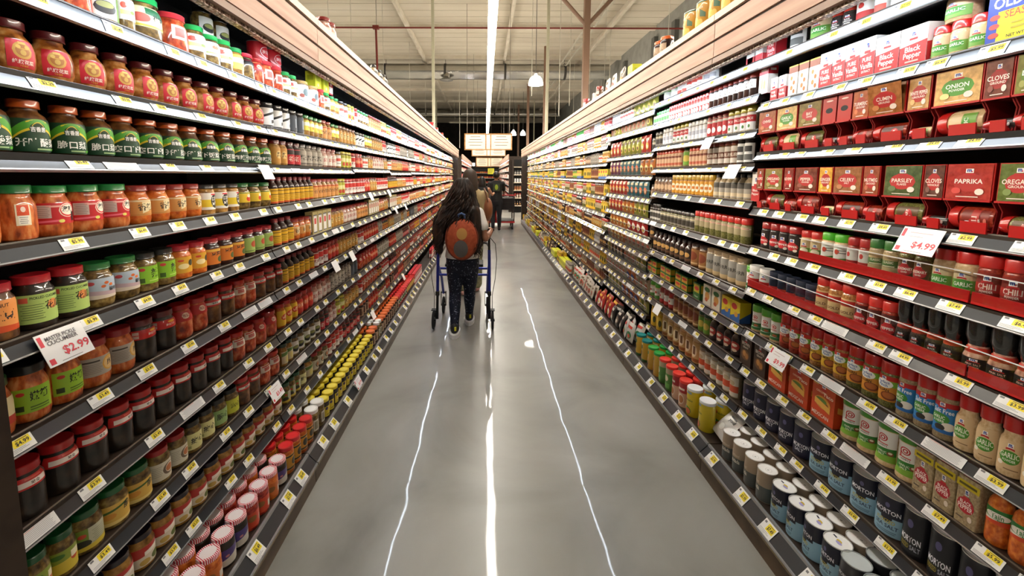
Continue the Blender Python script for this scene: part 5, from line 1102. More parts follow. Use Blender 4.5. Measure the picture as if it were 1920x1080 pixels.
for k, a, c, n in (('grcap', 1213, 1238, 3), ('rwcap', 1239, 1264, 3), ('brlab', 1265, 1312, 5), ('gjar', 1312, 1332, 2), ('dkred', 1333, 1388, 4)): run(Rr, 1, 8, k, c, a, n)
for k, a, c, n in (('ykn', 1212, 1242, 3), ('beigb', 1243, 1312, 6), ('owj', 1313, 1384, 6)): run(Rr, 1, 9, k, c, a, n)
# --- third right bay: pouches in clear bins
for lv in range(11):
    fill(Rr, 2, lv, [['clrw', 'po6', 'po5', 'whtjar'], ['po5', 'po4', 'po6', 'po5'], ['po5', 'po4', 'po3'], ['po1', 'po2', 'po3', 'po4'], ['po2', 'po3', 'po1', 'po4'], ['po6', 'po4', 'po3', 'po5'], ['po6', 'po11', 'po4'], ['po6', 'po5', 'po4'], ['po6', 'po3', 'po8', 'po5'], ['po6', 'po4', 'po10'], ['po4', 'po10', 'po5']][lv], RJ[2], RJ[3])
PR = {0: ['redcap', 'clrw', 'yelj', 'gwcan', 'ylred', 'brlab'], 1: ['yelj', 'ylred', 'redw', 'goldj', 'brnw'], 2: ['brnj', 'greyj', 'yelj', 'whtjar'], 3: ['ykn', 'gjar', 'yelj', 'brlab', 'maggi'],
      4: ['brlab', 'redgr', 'ykn', 'ylred'], 5: ['brlab', 'dkbot', 'ykn', 'redgr'], 6: ['redgr', 'dkbot', 'brlab', 'goldj'], 7: ['dkbot', 'brlab', 'ykn', 'clrw'], 8: ['owj', 'dkbot', 'sbot', 'ykn'], 9: ['owj', 'brlab', 'beigb'], 10: ['yelbox', 'ykn', 'owj']}
for b in range(3, 10):
    n = len(RZS[b])
    for lv in range(n): fill(Rr, b, lv, PR[lv] if lv < n - 1 else PR[9], RJ[b], RJ[b + 1])
for b in range(4, 10): fill(Rr, b, len(RZS[b]), PR[10] + ['po7', 'po8'], RJ[b], RJ[b + 1], 2)
fill(Rr, 3, len(RZS[3]), ['po9', 'po10', 'po12', 'po7', 'po11'], RJ[3], RJ[4], 2)
fill(Rr, 2, len(RZS[2]), ['po9', 'po12', 'po11', 'po8', 'po7'], y_at(1190, RBX + .1, .25), RJ[3], 2)

for lv in range(3, 11):
    z = RZ3[lv] - .0008
    r = thing('clear_bin', 'clear plastic bin front holding pouches, %s, third bay' % lvl_word(lv, 11, 'right'), 'bin', (RX + .02, RJ[2] + .02, z), 0, 'clear pouch bins on the right shelves')
    m = MB(); m.box(-.002, 0, 0, .0, 1.17, .062, CLEAR); obj('front_pane', m, r)
    m = MB(); m.box(-.003, 0, .062, .001, 1.17, .064, mat('#b5b5b8', .2)); obj('rim', m, r)
# --- turn the stocking list into objects
# nothing may stand in the space of its neighbour
rows_ = {}; KEEP = []
for q in PL:
    t, M, sc, side, lv, b, Y, pre = q
    if pre in ('', 'rear '):
        k = (side, pre, round(M.translation.z / .02)); w = t.R * sc[0]
        if b > 1 and any(abs(Y - y2) < w + w2 - .004 for kk in (k, k[:2] + (k[2] - 1,), k[:2] + (k[2] + 1,)) for y2, w2 in rows_.get(kk, ())): continue
        rows_.setdefault(k, []).append((Y, w))
    KEEP.append(q)
PL = KEEP
CAP, NEARB = 285, 7
byk = {}
for q in PL: byk.setdefault(q[0].kind, []).append(q)
CHOSEN = []; REST = {}
for k, v in byk.items():
    v.sort(key=lambda q: q[6])
    for i, q in enumerate(v):
        if i < CAP and q[5] < NEARB: CHOSEN.append(q)
        else: REST.setdefault((k, q[3]), []).append(q)
CHOSEN.sort(key=lambda q: q[6])
proto = {}; num = {}
for t, M, sc, side, lv, b, Y, pre in CHOSEN:
    nlv = len(LZ) if side == 'left' else len(RZS[b])
    look = pre + t.look
    key = (look, side, lv, b); num[key] = num.get(key, 0) + 1
    label = '%s, %s from near end, %s, %s' % (look, ORD[min(num[key], 59)], lvl_word(lv, nlv, side), bay_word(b))
    group = '%s of the %s' % (t.look.split(',')[0], lvl_word(lv, nlv, side))
    full = M @ Matrix.Diagonal((sc[0], sc[1], sc[2], 1))
    if b < 2:
        if t not in proto:
            r = bpy.data.objects.new(t.kind, None); r.empty_display_size = .03; COL.objects.link(r)
            ch = []
            for n, me in t.parts:
                c = bpy.data.objects.new(n, me); COL.objects.link(c); c.parent = r; ch.append(c)
            proto[t] = (r, ch)
        else:
            r0, ch0 = proto[t]
            r = r0.copy(); COL.objects.link(r)
            for c0 in ch0:
                c = c0.copy(); COL.objects.link(c); c.parent = r
    else:
        r = bpy.data.objects.new(t.kind, t.whole); COL.objects.link(r)
    r.matrix_world = full
    r['label'] = label; r['category'] = t.cat; r['group'] = group
for (k, side), v in REST.items():
    m = MB()
    for t, M, sc, sd, lv, b, Y, pre in v: m.join(t.lo, M @ Matrix.Diagonal((sc[0], sc[1], sc[2], 1)))
    obj('distant_' + k, m, None, 'dense far-off %s stock filling the %s shelves toward the cross aisle' % (k.replace('_', ' '), side), v[0][0].cat, None, 'stuff')
print('GOODS', len(PL), len(CHOSEN), {k: len(v) for k, v in byk.items()})

# ================================================================ hanging sale cards
def card(side, b, lv, px, w, h, title, price, where, blank=False, isbase=False):
    s = -1 if side == 'left' else 1
    zs = LZ if side == 'left' else RZS[b]
    z = .20 if isbase else zs[lv]
    X = s * ((LBX + .01) if s < 0 and isbase else (LX - .008) if s < 0 else (RX - .008))
    Y = y_at(px, X, z - .03)
    m = MB(); w2 = w * 500
    A = Art(m, lambda u, v, o: (u / 1000, -.0006 - o, v / 1000), True, 300)
    m.box(-w / 2, -.0005, -h / 2, w / 2, .0005, h / 2, mat('#f2f0ef', .5))
    H2 = h * 500
    if not blank:
        rd, ik = mat('#d8414f', .5), mat('#5a5458', .5)
        A.draw([('r', -w2 * .86, H2 * .55, w2 * .16, H2 * .62, rd), ('r', -w2 * .8, -H2 * .72, w2 * .22, H2 * .34, rd),
                ('t', price, w2 * .36, -H2 * .30, H2 * .50, rd, w2 * 1.15), ('r', 0, -H2 * .86, w2 * .9, 1.1, ik)])
        if title:
            for i, l in enumerate(title): A.draw([('t', l, -w2 * .02, H2 * (.62 - i * .28), H2 * .24, ik, w2 * 1.3)])
        else: A.draw([('r', 0, H2 * .6, w2 * 1.1, 2.2, mat('#c8a8a8', .5)), ('r', -w2 * .2, H2 * .3, w2 * .7, 1.6, mat('#c8a8a8', .5))])
    o = obj('sale_card', m, None, 'white sale card %shanging from the %s' % ('' if not price else 'with red ' + price + ' ', where), 'price sign', 'sale cards')
    o.location = (X, Y, z - .012 - h * .36)
    o.rotation_euler = (Matrix.Rotation((-1 if s < 0 else 1) * .42, 4, 'Y') @ Matrix.Rotation(-s * pi / 2, 4, 'Z')).to_euler()
card(L, 0, 4, 122, .105, .080, ['MASTER PICKLE', 'CUCUMBER'], '$2.99', 'fifth left shelf')
card(L, 0, 7, 518, .10, .072, None, '$3.49', 'eighth left shelf')
card(L, 2, 9, 672, .10, .07, None, '$3.99', 'bottom left rail', False, True)
card(L, 0, 2, 500, .09, .07, None, '', 'third left shelf above tomato labels', True)
for px, b, lv, wh in ((696, 2, 3, 'fourth left shelf, nearer of two'), (730, 2, 3, 'fourth left shelf, farther of two'), (630, 1, 5, 'sixth left shelf in the second bay'), (661, 1, 5, 'sixth left shelf at the second joint'), (743, 3, 4, 'fifth left shelf, nearer far one'), (761, 3, 4, 'fifth left shelf, farther far one'), (700, 2, 8, 'ninth left shelf above white lids'), (757, 3, 8, 'ninth left shelf above red cans')):
    card(L, b, lv, px, .09, .075, None, '', wh, True)
card(Rr, 0, 3, 1722, .115, .082, None, '$4.99', 'fourth right shelf')
card(Rr, 0, 6, 1458, .11, .08, None, '$9.99', 'seventh right shelf over brown boxes')
card(Rr, 1, 2, 1326, .10, .075, None, '', 'third right shelf in the second bay', True)
card(Rr, 1, 3, 1372, .11, .08, None, '', 'fourth right shelf in the second bay', True)
card(Rr, 1, 8, 1232, .10, .075, None, '', 'ninth right shelf above yellow bottles', True)

# ---------------------------------------------------------------- loose bags on the base deck, display bins
def bag(name, look, px, z, w, h, c, rx, rz, art, zoff=0, xo=.06):
    m = MB(); pouch(lambda n: m, True, w=w, d=.05, h=h, c=c, art=art)
    X = RBX + .05 + xo; Y = y_at(px, X, z)
    o = obj(name, m, None, look, 'bag')
    o.matrix_world = Matrix.Translation((X, Y, BASEZ + .026 + zoff)) @ Matrix.Rotation(-pi / 2 + rz, 4, 'Z') @ Matrix.Rotation(rx, 4, 'X')
    return o
bag('spice_bag', 'white paper bag slumped in front of beige canisters', 1345, .22, .13, .16, '#d5d3d0', -.75, -.1, [('r', 14, 30, 34, 5, '#2c2a2a'), ('t', 'yod', 20, 20, 12, '#2a2828', 50), ('e', 4, -16, 34, 28, '#b8b4b0'), ('e', 4, -16, 30, 24, '#d5d3d0')])
bag('spice_bag', 'dark red bag with round badge behind the white paper bag', 1392, .25, .14, .15, '#571a18', -.85, .25, [('e', 10, 26, 26, 22, '#e4e8ea'), ('e', 10, 26, 18, 15, '#2a5a8a'), ('e', 12, 26, 8, 8, '#14100f')], .0, .17)

# goods stored on top of the canopies
def topput(key, side, px, z=2.352, sx=1.0, label='', turn=0, xo=.12):
    t = T[key]; s = -1 if side == 'left' else 1
    X = s * ((LBX if s < 0 else RBX) + xo)
    Y = y_at(px, X, z + .08)
    dz = -.02 if s < 0 else 0
    r = thing(t.kind, label, t.cat, (X, Y, z + dz), -s * pi / 2 + turn)
    r.scale = (sx, sx, sx)
    for n, me in t.parts:
        c = bpy.data.objects.new(n, me); COL.objects.link(c); c.parent = r
reg('bigcan', 'catering_can', 'can', 'x', .078, .178, can, R=.077, H=.178, side='#c9921a', top='#9a9a94', bands=[(0, .06, '#2f5a34'), (.94, 1, '#2f5a34')], art=[('t', 'Jalapeños', 0, 30, 9, '#f0e4c0', 50), ('e', -6, -12, 26, 30, '#e0c84a'), ('e', 12, -20, 22, 24, '#d8a82a'), ('q', -30, -16, -30, 10, 4, 24, '#2f5a34'), ('q', 12, 30, 0, -6, 24, 8, '#2f5a34')])
for px, w in ((1384, 'third from the far end'), (1358, 'second from the far end'), (1331, None), (1306, None)): topput('bigcan', Rr, px, sx=.93, label={1384: 'big yellow catering can nearest the camera on right canopy top', 1358: 'big yellow catering can second nearest on right canopy top', 1331: 'big yellow catering can third nearest on right canopy top', 1306: 'big yellow catering can farthest back on right canopy top'}[px])
for px, k, l in ((1250, 'orlid', 'orange lidded jar on right canopy top, nearer of two'), (1238, 'orlid', 'orange lidded jar on right canopy top, farther of two'), (1190, 'yelbox', 'yellow carton on right canopy top'), (1168, 'po8', 'brown bag on right canopy top beside the yellow carton'), (1152, 'po7', 'silver bag upright on right canopy top, nearer of two'), (1140, 'po7', 'silver bag upright on right canopy top, farther of two'), (1124, 'brnw', 'brown bottle on right canopy top beyond silver bags'), (1116, 'wbx', 'white carton on right canopy top beyond brown bottle'), (1099, 'rwcap', 'red capped bottle on right canopy top toward far end')):
    topput(k, Rr, px, sx=1.25, label=l)
for px, k, l in ((700, 'glsj', 'dark lidded beige jar on left canopy top, nearest of three'), (710, 'glsj', 'dark lidded beige jar on left canopy top, middle of three'), (719, 'glsj', 'dark lidded beige jar on left canopy top, farthest of three'), (606, 'pinkw', 'pink jar on left canopy top, nearer of two'), (616, 'pinkw', 'pink jar on left canopy top, farther of two'), (808, 'redtin', 'red tin on left canopy top toward far end'), (818, 'redcap', 'white and red jar on left canopy top past red tin'), (828, 'redcap', 'small white and red jar far along left canopy top'), (837, 'yelbox', 'yellow carton at far end of left canopy top')):
    topput(k, L, px, sx=1.2, label=l)

# ================================================================ overhead
TUBE = mat((1.0, .94, .84), .5, emit=TUBE_POWER)
FILL_TUBES = mat((1.0, .90, .75), .5, emit=TUBE_FILL)
def strip_light(x, z, y0, y1, w, m_, label):
    root = thing('strip_light', label, 'light', (x, y0, z), 0, 'suspended strip lights'); Ln = y1 - y0
    m = MB(); m.box(-w / 2 - .012, 0, .02, w / 2 + .012, Ln, .075, mat('#d8d4cc', .4)); obj('housing', m, root)
    m = MB(); m.box(-w / 2, .01, -.03, w / 2, Ln - .01, .02, m_); obj('diffuser', m, root)
    y = .6; 
    while y < Ln:
        m = MB(); m.tube([(0, y, .07), (0, y, CZ - z - .17)], .006, mat('#c8c2b4', .5), 6); obj('suspension_cable', m, root); y += 4.8
strip_light(.105, 4.0, 2.0, 24.3, .12, TUBE, 'long white strip light hanging over the middle of the aisle')
strip_light(-3.4, 3.9, -1.0, 30, .14, FILL_TUBES, 'unseen strip light added over neighbouring aisle behind left shelves to brighten the ceiling')  # this strip and the next are added out of view to light the ceiling
strip_light(3.95, 3.9, -1.0, 30, .14, FILL_TUBES, 'unseen strip light added over neighbouring aisle behind right shelves to brighten the ceiling')
STEEL = nmat('galvanised_duct', [(.35, '#bdbbb6'), (.65, '#c9c7c2')], scale=1.2, detail=1, rough=.24, rnd=False, metal=1.0)
def duct(y, z, r, x0, x1, label):
    root = thing('air_duct', label, 'duct', (0, y, z))
    m = MB(); m.tube([(x0, 0, 0), (x1, 0, 0)], r, STEEL, 28); obj('duct_tube', m, root)
    x = x0 + 1.4
    while x < x1:
        m = MB(); m.tube([(x - .06, 0, 0), (x + .06, 0, 0)], r + .012, mat('#3f3d3a', .5), 28); obj('duct_band', m, root)
        m = MB(); m.tube([(x, 0, r), (x, 0, CZ - z)], .012, mat('#4a4744', .5), 6); obj('duct_hanger', m, root)
        x += 3.1
    return root
duct(22, 6.92, .39, -6.6, 6.4, 'large round silver air duct crossing the ceiling')
duct(38, 7.12, .33, -6.8, 6.5, 'second round silver air duct farther back near the dark wall')
r = thing('air_diffuser', 'round ceiling air diffuser under the large silver duct', 'vent', (-2.02, 21.6, 6.46))
m = MB(); m.tube([(0, 0, .02), (0, .2, .3)], .16, STEEL, 16); obj('collar', m, r)
m = MB(); m.lathe([(.16, .06), (.34, -.04), (.34, -.07), (.05, -.05)], mat('#8d8a84', .4, .5), 24); obj('cone', m, r)
def pipe(name, label, pts, rad_, col, cat='pipe'):
    m = MB(); m.tube(pts, rad_, mat(col, .45), 8); return obj(name, m, None, label, cat)
r = thing('sprinkler_pipe', 'thin red sprinkler pipe crossing under the ceiling', 'pipe', (0, 14, 6.37))
m = MB(); m.tube([(-6.5, 0, 0), (6.6, 0, 0)], .028, mat('#7c2a22', .5), 8); obj('cross_pipe', m, r)
m = MB(); m.tube([(-3.62, 0, 0), (-3.58, 0, -4.0)], .035, mat('#7c2a22', .5), 8); obj('drop_pipe', m, r)
m = MB(); m.box(-3.72, -.06, -.05, -3.52, .06, .06, mat('#7c2a22', .5)); obj('tee_fitting', m, r)
m = MB(); m.tube([(-3.6, 0, .05), (-3.6, 0, CZ - 6.37)], .01, mat('#8a8478', .5), 6); obj('hanger_rod', m, r)
BRN = mat('#8a6c58', .5)
for i, y in enumerate((12, 20, 28, 36)):
    r = thing('steel_column', 'brown steel roof column right of aisle, %s of four counted from near' % ORD[i + 1], 'column', (2.84, y, 0), 0, 'brown steel columns')
    m = MB(); m.box(-.082, -.082, 0, .082, .082, CZ, BRN); obj('shaft', m, r)
    if i == 0:
        for sg in (-1, 1):
            m = MB(); m.tube([(0, 0, 5.75), (sg * 1.75, 0, CZ)], .055, BRN, 8); obj('brace', m, r)
PALE = mat('#b7b39a', .5)
for x, y, l in ((-1.56, 12.5, 'pale green conduit pole rising behind left canopy'), (1.83, 12.5, 'pale green conduit pole rising behind right canopy'), (-3.9, 33, 'pale conduit pole far left by dark wall'), (3.9, 33.5, 'pale conduit pole far right by dark wall')):
    m = MB(); m.box(x - .04, y - .04, 0, x + .04, y + .04, CZ, PALE); obj('conduit_pole', m, None, l, 'pole')
for i, (x, y, z0) in enumerate(((1.6, 14.6, 4.3), (2.28, 13, 3.4), (3.2, 16, 4.2), (4.2, 17, 3.4), (5.0, 17, 3.6), (-4.6, 14.5, 3.6), (.3, 26, 4.6), (-1.5, 24, 3.1))):
    m = MB(); m.tube([(x, y, z0), (x, y, CZ)], .011, mat('#cfc9ba', .5), 6)
    obj('drop_cable', m, None, 'thin pale cable dropping from the ceiling, %s' % ['beside dome lamp', 'right of the pale pole', 'right of brown column', 'near right canopy', 'second near right canopy', 'above left canopy', 'behind long strip light', 'left of aisle signs'][i], 'cable')
r = thing('cable_tray', 'pale ladder-shaped cable tray running along the right of the ceiling', 'cable tray', (3.95, 11, 7.15))
for x in (-.16, .16):
    m = MB(); m.box(x - .025, 0, -.03, x + .025, 17, .03, mat('#c9c3b4', .5)); obj('rail', m, r)
m = MB()
for i in range(34): m.box(-.16, i * .5, -.012, .16, i * .5 + .03, .012, mat('#c9c3b4', .5))
obj('rungs', m, r)
for y in (1, 8, 15):
    m = MB(); m.tube([(0, y, 0), (0, y, .45)], .012, mat('#8f897c', .5), 6); obj('hanger_rod', m, r)
def dome(x, y, z, r0, label):
    r = thing('dome_lamp', label, 'lamp', (x, y, z), 0, 'dome pendant lamps')
    m = MB(); m.lathe([(r0, -.02), (r0 * .98, .06), (r0 * .86, .17), (r0 * .6, .26), (.06, .30), (.05, .36)], mat((1, .95, .86), .4, emit=1.6), 24, False); obj('shade', m, r)
    m = MB(); m.lathe([(.001, -.02), (r0 * .97, -.015)], mat((1, .93, .8), .5, emit=18), 24, False, False); obj('lens', m, r)
    m = MB(); m.tube([(0, 0, .34), (0, 0, CZ - z)], .012, mat('#5a564f', .5), 6); obj('stem', m, r)
dome(1.75, 14.7, 4.72, .26, 'white glowing dome lamp hanging right of the strip light')
dome(1.95, 29, 4.35, .2, 'far dome lamp above aisle signs, left of two')
dome(2.7, 30, 4.45, .2, 'far dome lamp above aisle signs, right of two')
dome(1.65, 30.5, 4.0, .22, 'small far lamp low beside the aisle signs')
m = MB(); m.tube([(-6.8, 36.5, 6.72), (6.5, 36.5, 6.72)], .05, mat('#bdb6a6', .5), 8); obj('ceiling_pipe', m, None, 'pale pipe crossing before the dark back wall, upper', 'pipe')
m = MB(); m.tube([(-2.9, 33.4, 5.75), (2.7, 33.4, 5.75)], .07, mat('#a9a394', .5), 8); obj('ceiling_pipe', m, None, 'pale pipe crossing above the aisle signs, lower', 'pipe')
for x in (-2.5, 2.4):
    m = MB(); m.tube([(x, 33.4, 5.7), (x, 33.4, CZ)], .012, mat('#a9a394', .5), 6)
    obj('pipe_hanger', m, None, 'thin rod holding up the lower pale pipe, %s end' % ('left' if x < 0 else 'right'), 'rod')

# ---------------------------------------------------------------- aisle signs
OAKF = nmat('sign_oak', [(.4, '#9c6f42'), (.6, '#b98852')], scale=4, rough=.5, rnd=False, stretch=(.4, 4, 4))
CREAM = mat('#e6dac6', .5)
def sign(y, x, w, z0, z1, label, lit=0):
    r = thing('aisle_sign', label, 'sign', (x, y, z0), 0, 'hanging aisle signs'); h = z1 - z0
    m = MB(); m.box(-w / 2, -.05, -.03, w / 2, .05, 0, OAKF); m.box(-w / 2, -.05, h, w / 2, .05, h + .03, OAKF)
    for sx in (-w / 2, w / 2 - .04, -.11, .07): m.box(sx, -.05, 0, sx + .04, .05, h, OAKF)
    obj('frame', m, r)
    ik = mat('#6b5f52', .6)
    for a, c in ((-w / 2 + .04, -.11), (.11, w / 2 - .04)):
        m = MB(); m.box(a, -.03, .01, c, .03, h - .01, CREAM)
        for k in range(4):
            ww = (c - a) * (.5 if k == 0 else .72 - .12 * (k % 2)); cx = (a + c) / 2
            m.box(cx - ww / 2, -.032, h * (.82 - k * .19), cx + ww / 2, -.0305, h * (.82 - k * .19) + .022, ik)
        obj('panel', m, r)
    m = MB(); m.box(-.07, -.035, .01, .07, .035, h - .01, mat('#efe2cb', .5)); m.lathe([(.045, 0), (.03, 0)], ik, 16, False, False)
    obj('number_panel', m, r)
    for sx in (-w / 2 + .1, w / 2 - .1):
        m = MB(); m.tube([(sx, 0, h), (sx, 0, CZ - z0)], .008, mat('#7a7266', .5), 6); obj('hanging_rod', m, r)
sign(15.2, .10, 1.75, 2.50, 3.04, 'cream aisle sign in oak frame, nearest of the hanging three')
sign(21.3, .16, 1.75, 2.55, 2.94, 'cream aisle sign in oak frame, middle of the hanging three')
sign(27.0, .25, 1.75, 2.12, 2.66, 'cream aisle sign in oak frame, farthest of the hanging three')

# ---------------------------------------------------------------- beyond the cross aisle
GEN_L = ['redcap', 'goldj', 'whtjar', 'rred', 'redbox', 'ybot']; GEN_R = ['clrw', 'brlab', 'rwcap', 'whtjar', 'wbx', 'redgr']
for side, s, X in (('left', -1, 1.0), ('right', 1, .98)):
    y0, y1 = 17.2, 30.0
    r = thing('shelving_run', 'far shelving run on the %s beyond the cross aisle, dark end panel' % side, 'shelving', (s * X, y0, 0))
    m = MB(); a, c = sorted((0, s * .95)); m.box(a, 0, 0, c, .06, 2.34, DBR); obj('end_panel', m, r)
    m = MB(); a, c = sorted((s * .45, s * .5)); m.box(a, .06, .1, c, y1 - y0, 2.3, BLK); obj('back_panel', m, r)
    zs = (.18, .52, .84, 1.14, 1.44, 1.74, 2.02)
    for z in zs:
        m = MB(); a, c = sorted((s * .0, s * .45)); m.box(a, .06, z - .03, c, y1 - y0, z, DBR)
        a, c = sorted((s * -.01, s * .004)); m.box(a, .06, z - .035, c, y1 - y0, z + .012, mat('#c4c2c0', .4))
        obj('shelf_board', m, r)
    m = MB(); a, c = sorted((s * -.05, s * .0)); m.box(a, .02, 2.2, c, y1 - y0, 2.42, WOOD); obj('canopy_board', m, r)
    m = MB(); a, c = sorted((s * .02, s * .06)); m.add([(a, .1, 2.2), (a, y1 - y0, 2.2), (c, y1 - y0, 2.2), (c, .1, 2.2)], [(0, 1, 2, 3)], mat((.9, .95, 1), .5, emit=10)); obj('lamp_tube', m, r)
    g = MB(); rr = random.Random(5 + s)
    for z in zs:
        y = y0 + .1
        while y < y1 - .3:
            t = T[rr.choice(GEN_L if s < 0 else GEN_R)]
            for q in range(rr.randint(2, 5)):
                g.join(t.lo, Matrix.Translation((s * (X + .03 + t.D), y, z + .001)) @ Matrix.Rotation(-s * pi / 2, 4, 'Z') @ Matrix.Scale(1.25, 4)); y += 2.5 * t.R + .01
    obj('distant_groceries', g, None, 'dense mixed groceries on the far %s shelving run' % side, 'groceries', None, 'stuff')
# end-cap rack on the right of the cross aisle
r = thing('endcap_rack', 'narrow end rack with white bottles beyond the right shelves', 'shelving', (1.12, 16.9, 0))
m = MB(); m.box(0, 0, 0, .05, .28, 2.2, DBR); m.box(.62, 0, 0, .66, .28, 2.2, DBR); m.box(.05, .25, 0, .62, .28, 2.2, BLK); obj('frame', m, r)
for z in (.3, .62, .94, 1.26, 1.58, 1.9):
    m = MB(); m.box(.05, 0, z - .03, .62, .25, z, mat('#c9b9a6', .5)); obj('shelf_board', m, r)
for i, z in enumerate((.3, .62, .94, 1.26, 1.58)):
    for j in range(5):
        t = T[('dkbot', 'brnw', 'brlab', 'clrw', 'dkw')[i]]
        o = bpy.data.objects.new(t.kind, t.whole); COL.objects.link(o)
        o.location = (1.12 + .11 + j * .105, 16.9 + .07, z + .0005); o.scale = (1.3, 1.3, 1.3)
        tag(o, '%s, %s from left on %s end rack shelf up' % (t.look.split(',')[0], ORD[j + 1], ORD[i + 1]), t.cat, 'bottles on the end rack')
# far wall: coolers with lit windows, orange produce, yellow sign
r = thing('produce_cooler', 'dark cooler case with lit windows at the far end of aisle', 'cooler', (0, 33.4, 0))
m = MB(); m.box(-2.4, 0, 0, 2.6, .8, .5, BLK); m.box(-2.4, .5, .5, 2.6, .8, 2.4, BLK); m.box(-2.4, -.05, 2.2, 2.6, .8, 2.62, BLK); obj('case', m, r)
for i in range(4):
    m = MB(); x = -1.7 + i * .98; m.box(x, -.07, 2.28, x + .84, -.05, 2.52, mat((1, .96, .88), .5, emit=1.6)); obj('lit_window', m, r)
for z in (.9, 1.3, 1.7):
    m = MB(); m.box(-2.3, .05, z - .03, 2.5, .5, z, mat('#b8b0a4', .5)); obj('shelf_board', m, r)
g = MB(); rr = random.Random(3)
for z in (.5, .9, 1.3, 1.7):
    for i in range(34):
        c_ = rr.choice(['#d8622c', '#c9502a', '#e08a3c', '#b8382a', '#d8a080'])
        g.ball((-2.2 + i * .138, 33.62, z + .07), (.06, .06, .07), mat(c_, .5), 8, 5)
obj('distant_produce', g, None, 'dense orange and red produce heaped in the far cooler', 'produce', None, 'stuff')
r = thing('yellow_sign', 'square yellow sign hanging before the far cooler', 'sign', (.42, 31.5, 1.62))
m = MB(); m.box(-.24, -.01, 0, .24, .01, .44, mat('#d8d23a', .5)); obj('board', m, r)
m = MB()
for k in range(3): m.box(-.17, -.013, .32 - k * .11, .17 - .05 * k, -.011, .35 - k * .11, mat('#6a6420', .6))
obj('print', m, r)
m = MB(); m.tube([(0, 0, .44), (0, 0, CZ - 1.62)], .006, mat('#8a8474', .5), 6); obj('hanging_rod', m, r)
# yellow-green bottle carton pair at the end of the right base deck

# ================================================================ people
def fuse(mb, voxel, smooth=6, name='body'):
    """Grow one continuous skin over overlapping volumes."""
    me = mb.mesh(name, 0)
    o = bpy.data.objects.new('tmp', me); COL.objects.link(o)
    r = o.modifiers.new('r', 'REMESH'); r.mode = 'VOXEL'; r.voxel_size = voxel; r.use_smooth_shade = True
    s = o.modifiers.new('s', 'SMOOTH'); s.iterations = smooth; s.factor = .5
    dg = bpy.context.evaluated_depsgraph_get(); dg.update()
    n = bpy.data.meshes.new_from_object(o.evaluated_get(dg))
    n.name = name
    bpy.data.objects.remove(o)
    for p in n.polygons: p.use_smooth = True
    return n
def limb(m, pts, rs, mm, seg=14):
    m.tube(pts, rs, mm, seg)
    for p, r in zip(pts, rs): m.ball(p, r, mm, seg, 8)
def loft(m, rings, mm, seg=22):
    """rings: (cx, cy, cz, rx, ry)"""
    v = []; f = []
    for cx, cy, cz, rx, ry in rings:
        for i in range(seg):
            a = 2 * pi * i / seg
            v.append((cx + rx * math.cos(a), cy + ry * math.sin(a), cz))
    for j in range(len(rings) - 1):
        for i in range(seg):
            k = (i + 1) % seg; f.append((j * seg + i, j * seg + k, (j + 1) * seg + k, (j + 1) * seg + i))
    f += [tuple(range(seg - 1, -1, -1)), tuple((len(rings) - 1) * seg + i for i in range(seg))]
    m.add(v, f, mm)
def wrap(o, name, me, m, parent):
    me.materials.clear(); me.materials.append(m)
    c = bpy.data.objects.new(name, me); COL.objects.link(c); c.parent = parent
    return c
def fist(m, c, mm, s=1.0, side=1):
    """Right or left hand closed round a grip that runs along y through c."""
    cx, cy, cz = c
    m.ball((cx + side * .030 * s, cy, cz + .004 * s), (.016 * s, .036 * s, .030 * s), mm, 12, 8)      # palm on the outer side
    for i, (dy, L_) in enumerate(((-.030, 1.0), (-.010, 1.08), (.010, 1.02), (.029, .85))):          # four fingers over and round the front
        y = cy + dy * s; r = (.0088 - .0006 * (i == 3)) * s
        P = [(cx + side * .027 * s, y, cz + .028 * s), (cx + side * .006 * s, y, cz + .034 * s * L_), (cx - side * .020 * s * L_, y, cz + .022 * s), (cx - side * .025 * s * L_, y, cz - .004 * s), (cx - side * .012 * s, y, cz - .020 * s)]
        limb(m, P, [r, r, r * .95, r * .9, r * .8], mm, 8)
    P = [(cx + side * .030 * s, cy - .030 * s, cz), (cx + side * .018 * s, cy - .044 * s, cz - .018 * s), (cx - side * .004 * s, cy - .036 * s, cz - .027 * s), (cx - side * .016 * s, cy - .022 * s, cz - .027 * s)]
    limb(m, P, [.012 * s, .0105 * s, .0095 * s, .008 * s], mm, 8)
SKIN = mat('#8a5a42', .5); SKINL = mat('#c99478', .5)
X0, Y0 = -.225, 4.0
girl = thing('person', 'girl with very long dark curly hair and terracotta backpack pushing the blue rollator', 'person', (X0, Y0, 0))
m = MB(); S = SKIN
# body, local to the girl's root; she faces +y (away), walking, left foot trailing
loft(m, [(0, .0, .60, .10, .08), (0, .0, .66, .148, .105), (0, .0, .76, .152, .105), (0, .0, .88, .122, .088), (0, .0, 1.02, .138, .092), (0, .01, 1.14, .150, .090), (0, .01, 1.21, .120, .072), (.0, .01, 1.255, .055, .055)], S)
limb(m, [(0, .01, 1.22), (.01, .03, 1.33)], [.048, .045], S)
m.ball((.012, .035, 1.41), (.078, .095, .108), S, 18, 12)
m.ball((.012, .125, 1.395), (.014, .018, .02), S, 8, 6)
for sx in (-1, 1):
    m.ball((.012 + sx * .08, .03, 1.40), (.012, .02, .03), S, 8, 6)
legL = [(-.072, .0, .66), (-.078, .03, .38), (-.072, -.155, .085)]
legR = [(.072, .02, .66), (.066, .10, .38), (.058, .20, .085)]
for Lg in (legL, legR):
    a, b, c = map(Vector, Lg)
    limb(m, [a, a.lerp(b, .4), b, b.lerp(c, .35), b.lerp(c, .8), c], [.082, .074, .052, .052, .036, .034], S)
    limb(m, [c, (c[0], c[1] + .05, .05), (c[0], c[1] + .13, .035)], [.036, .036, .028], S)
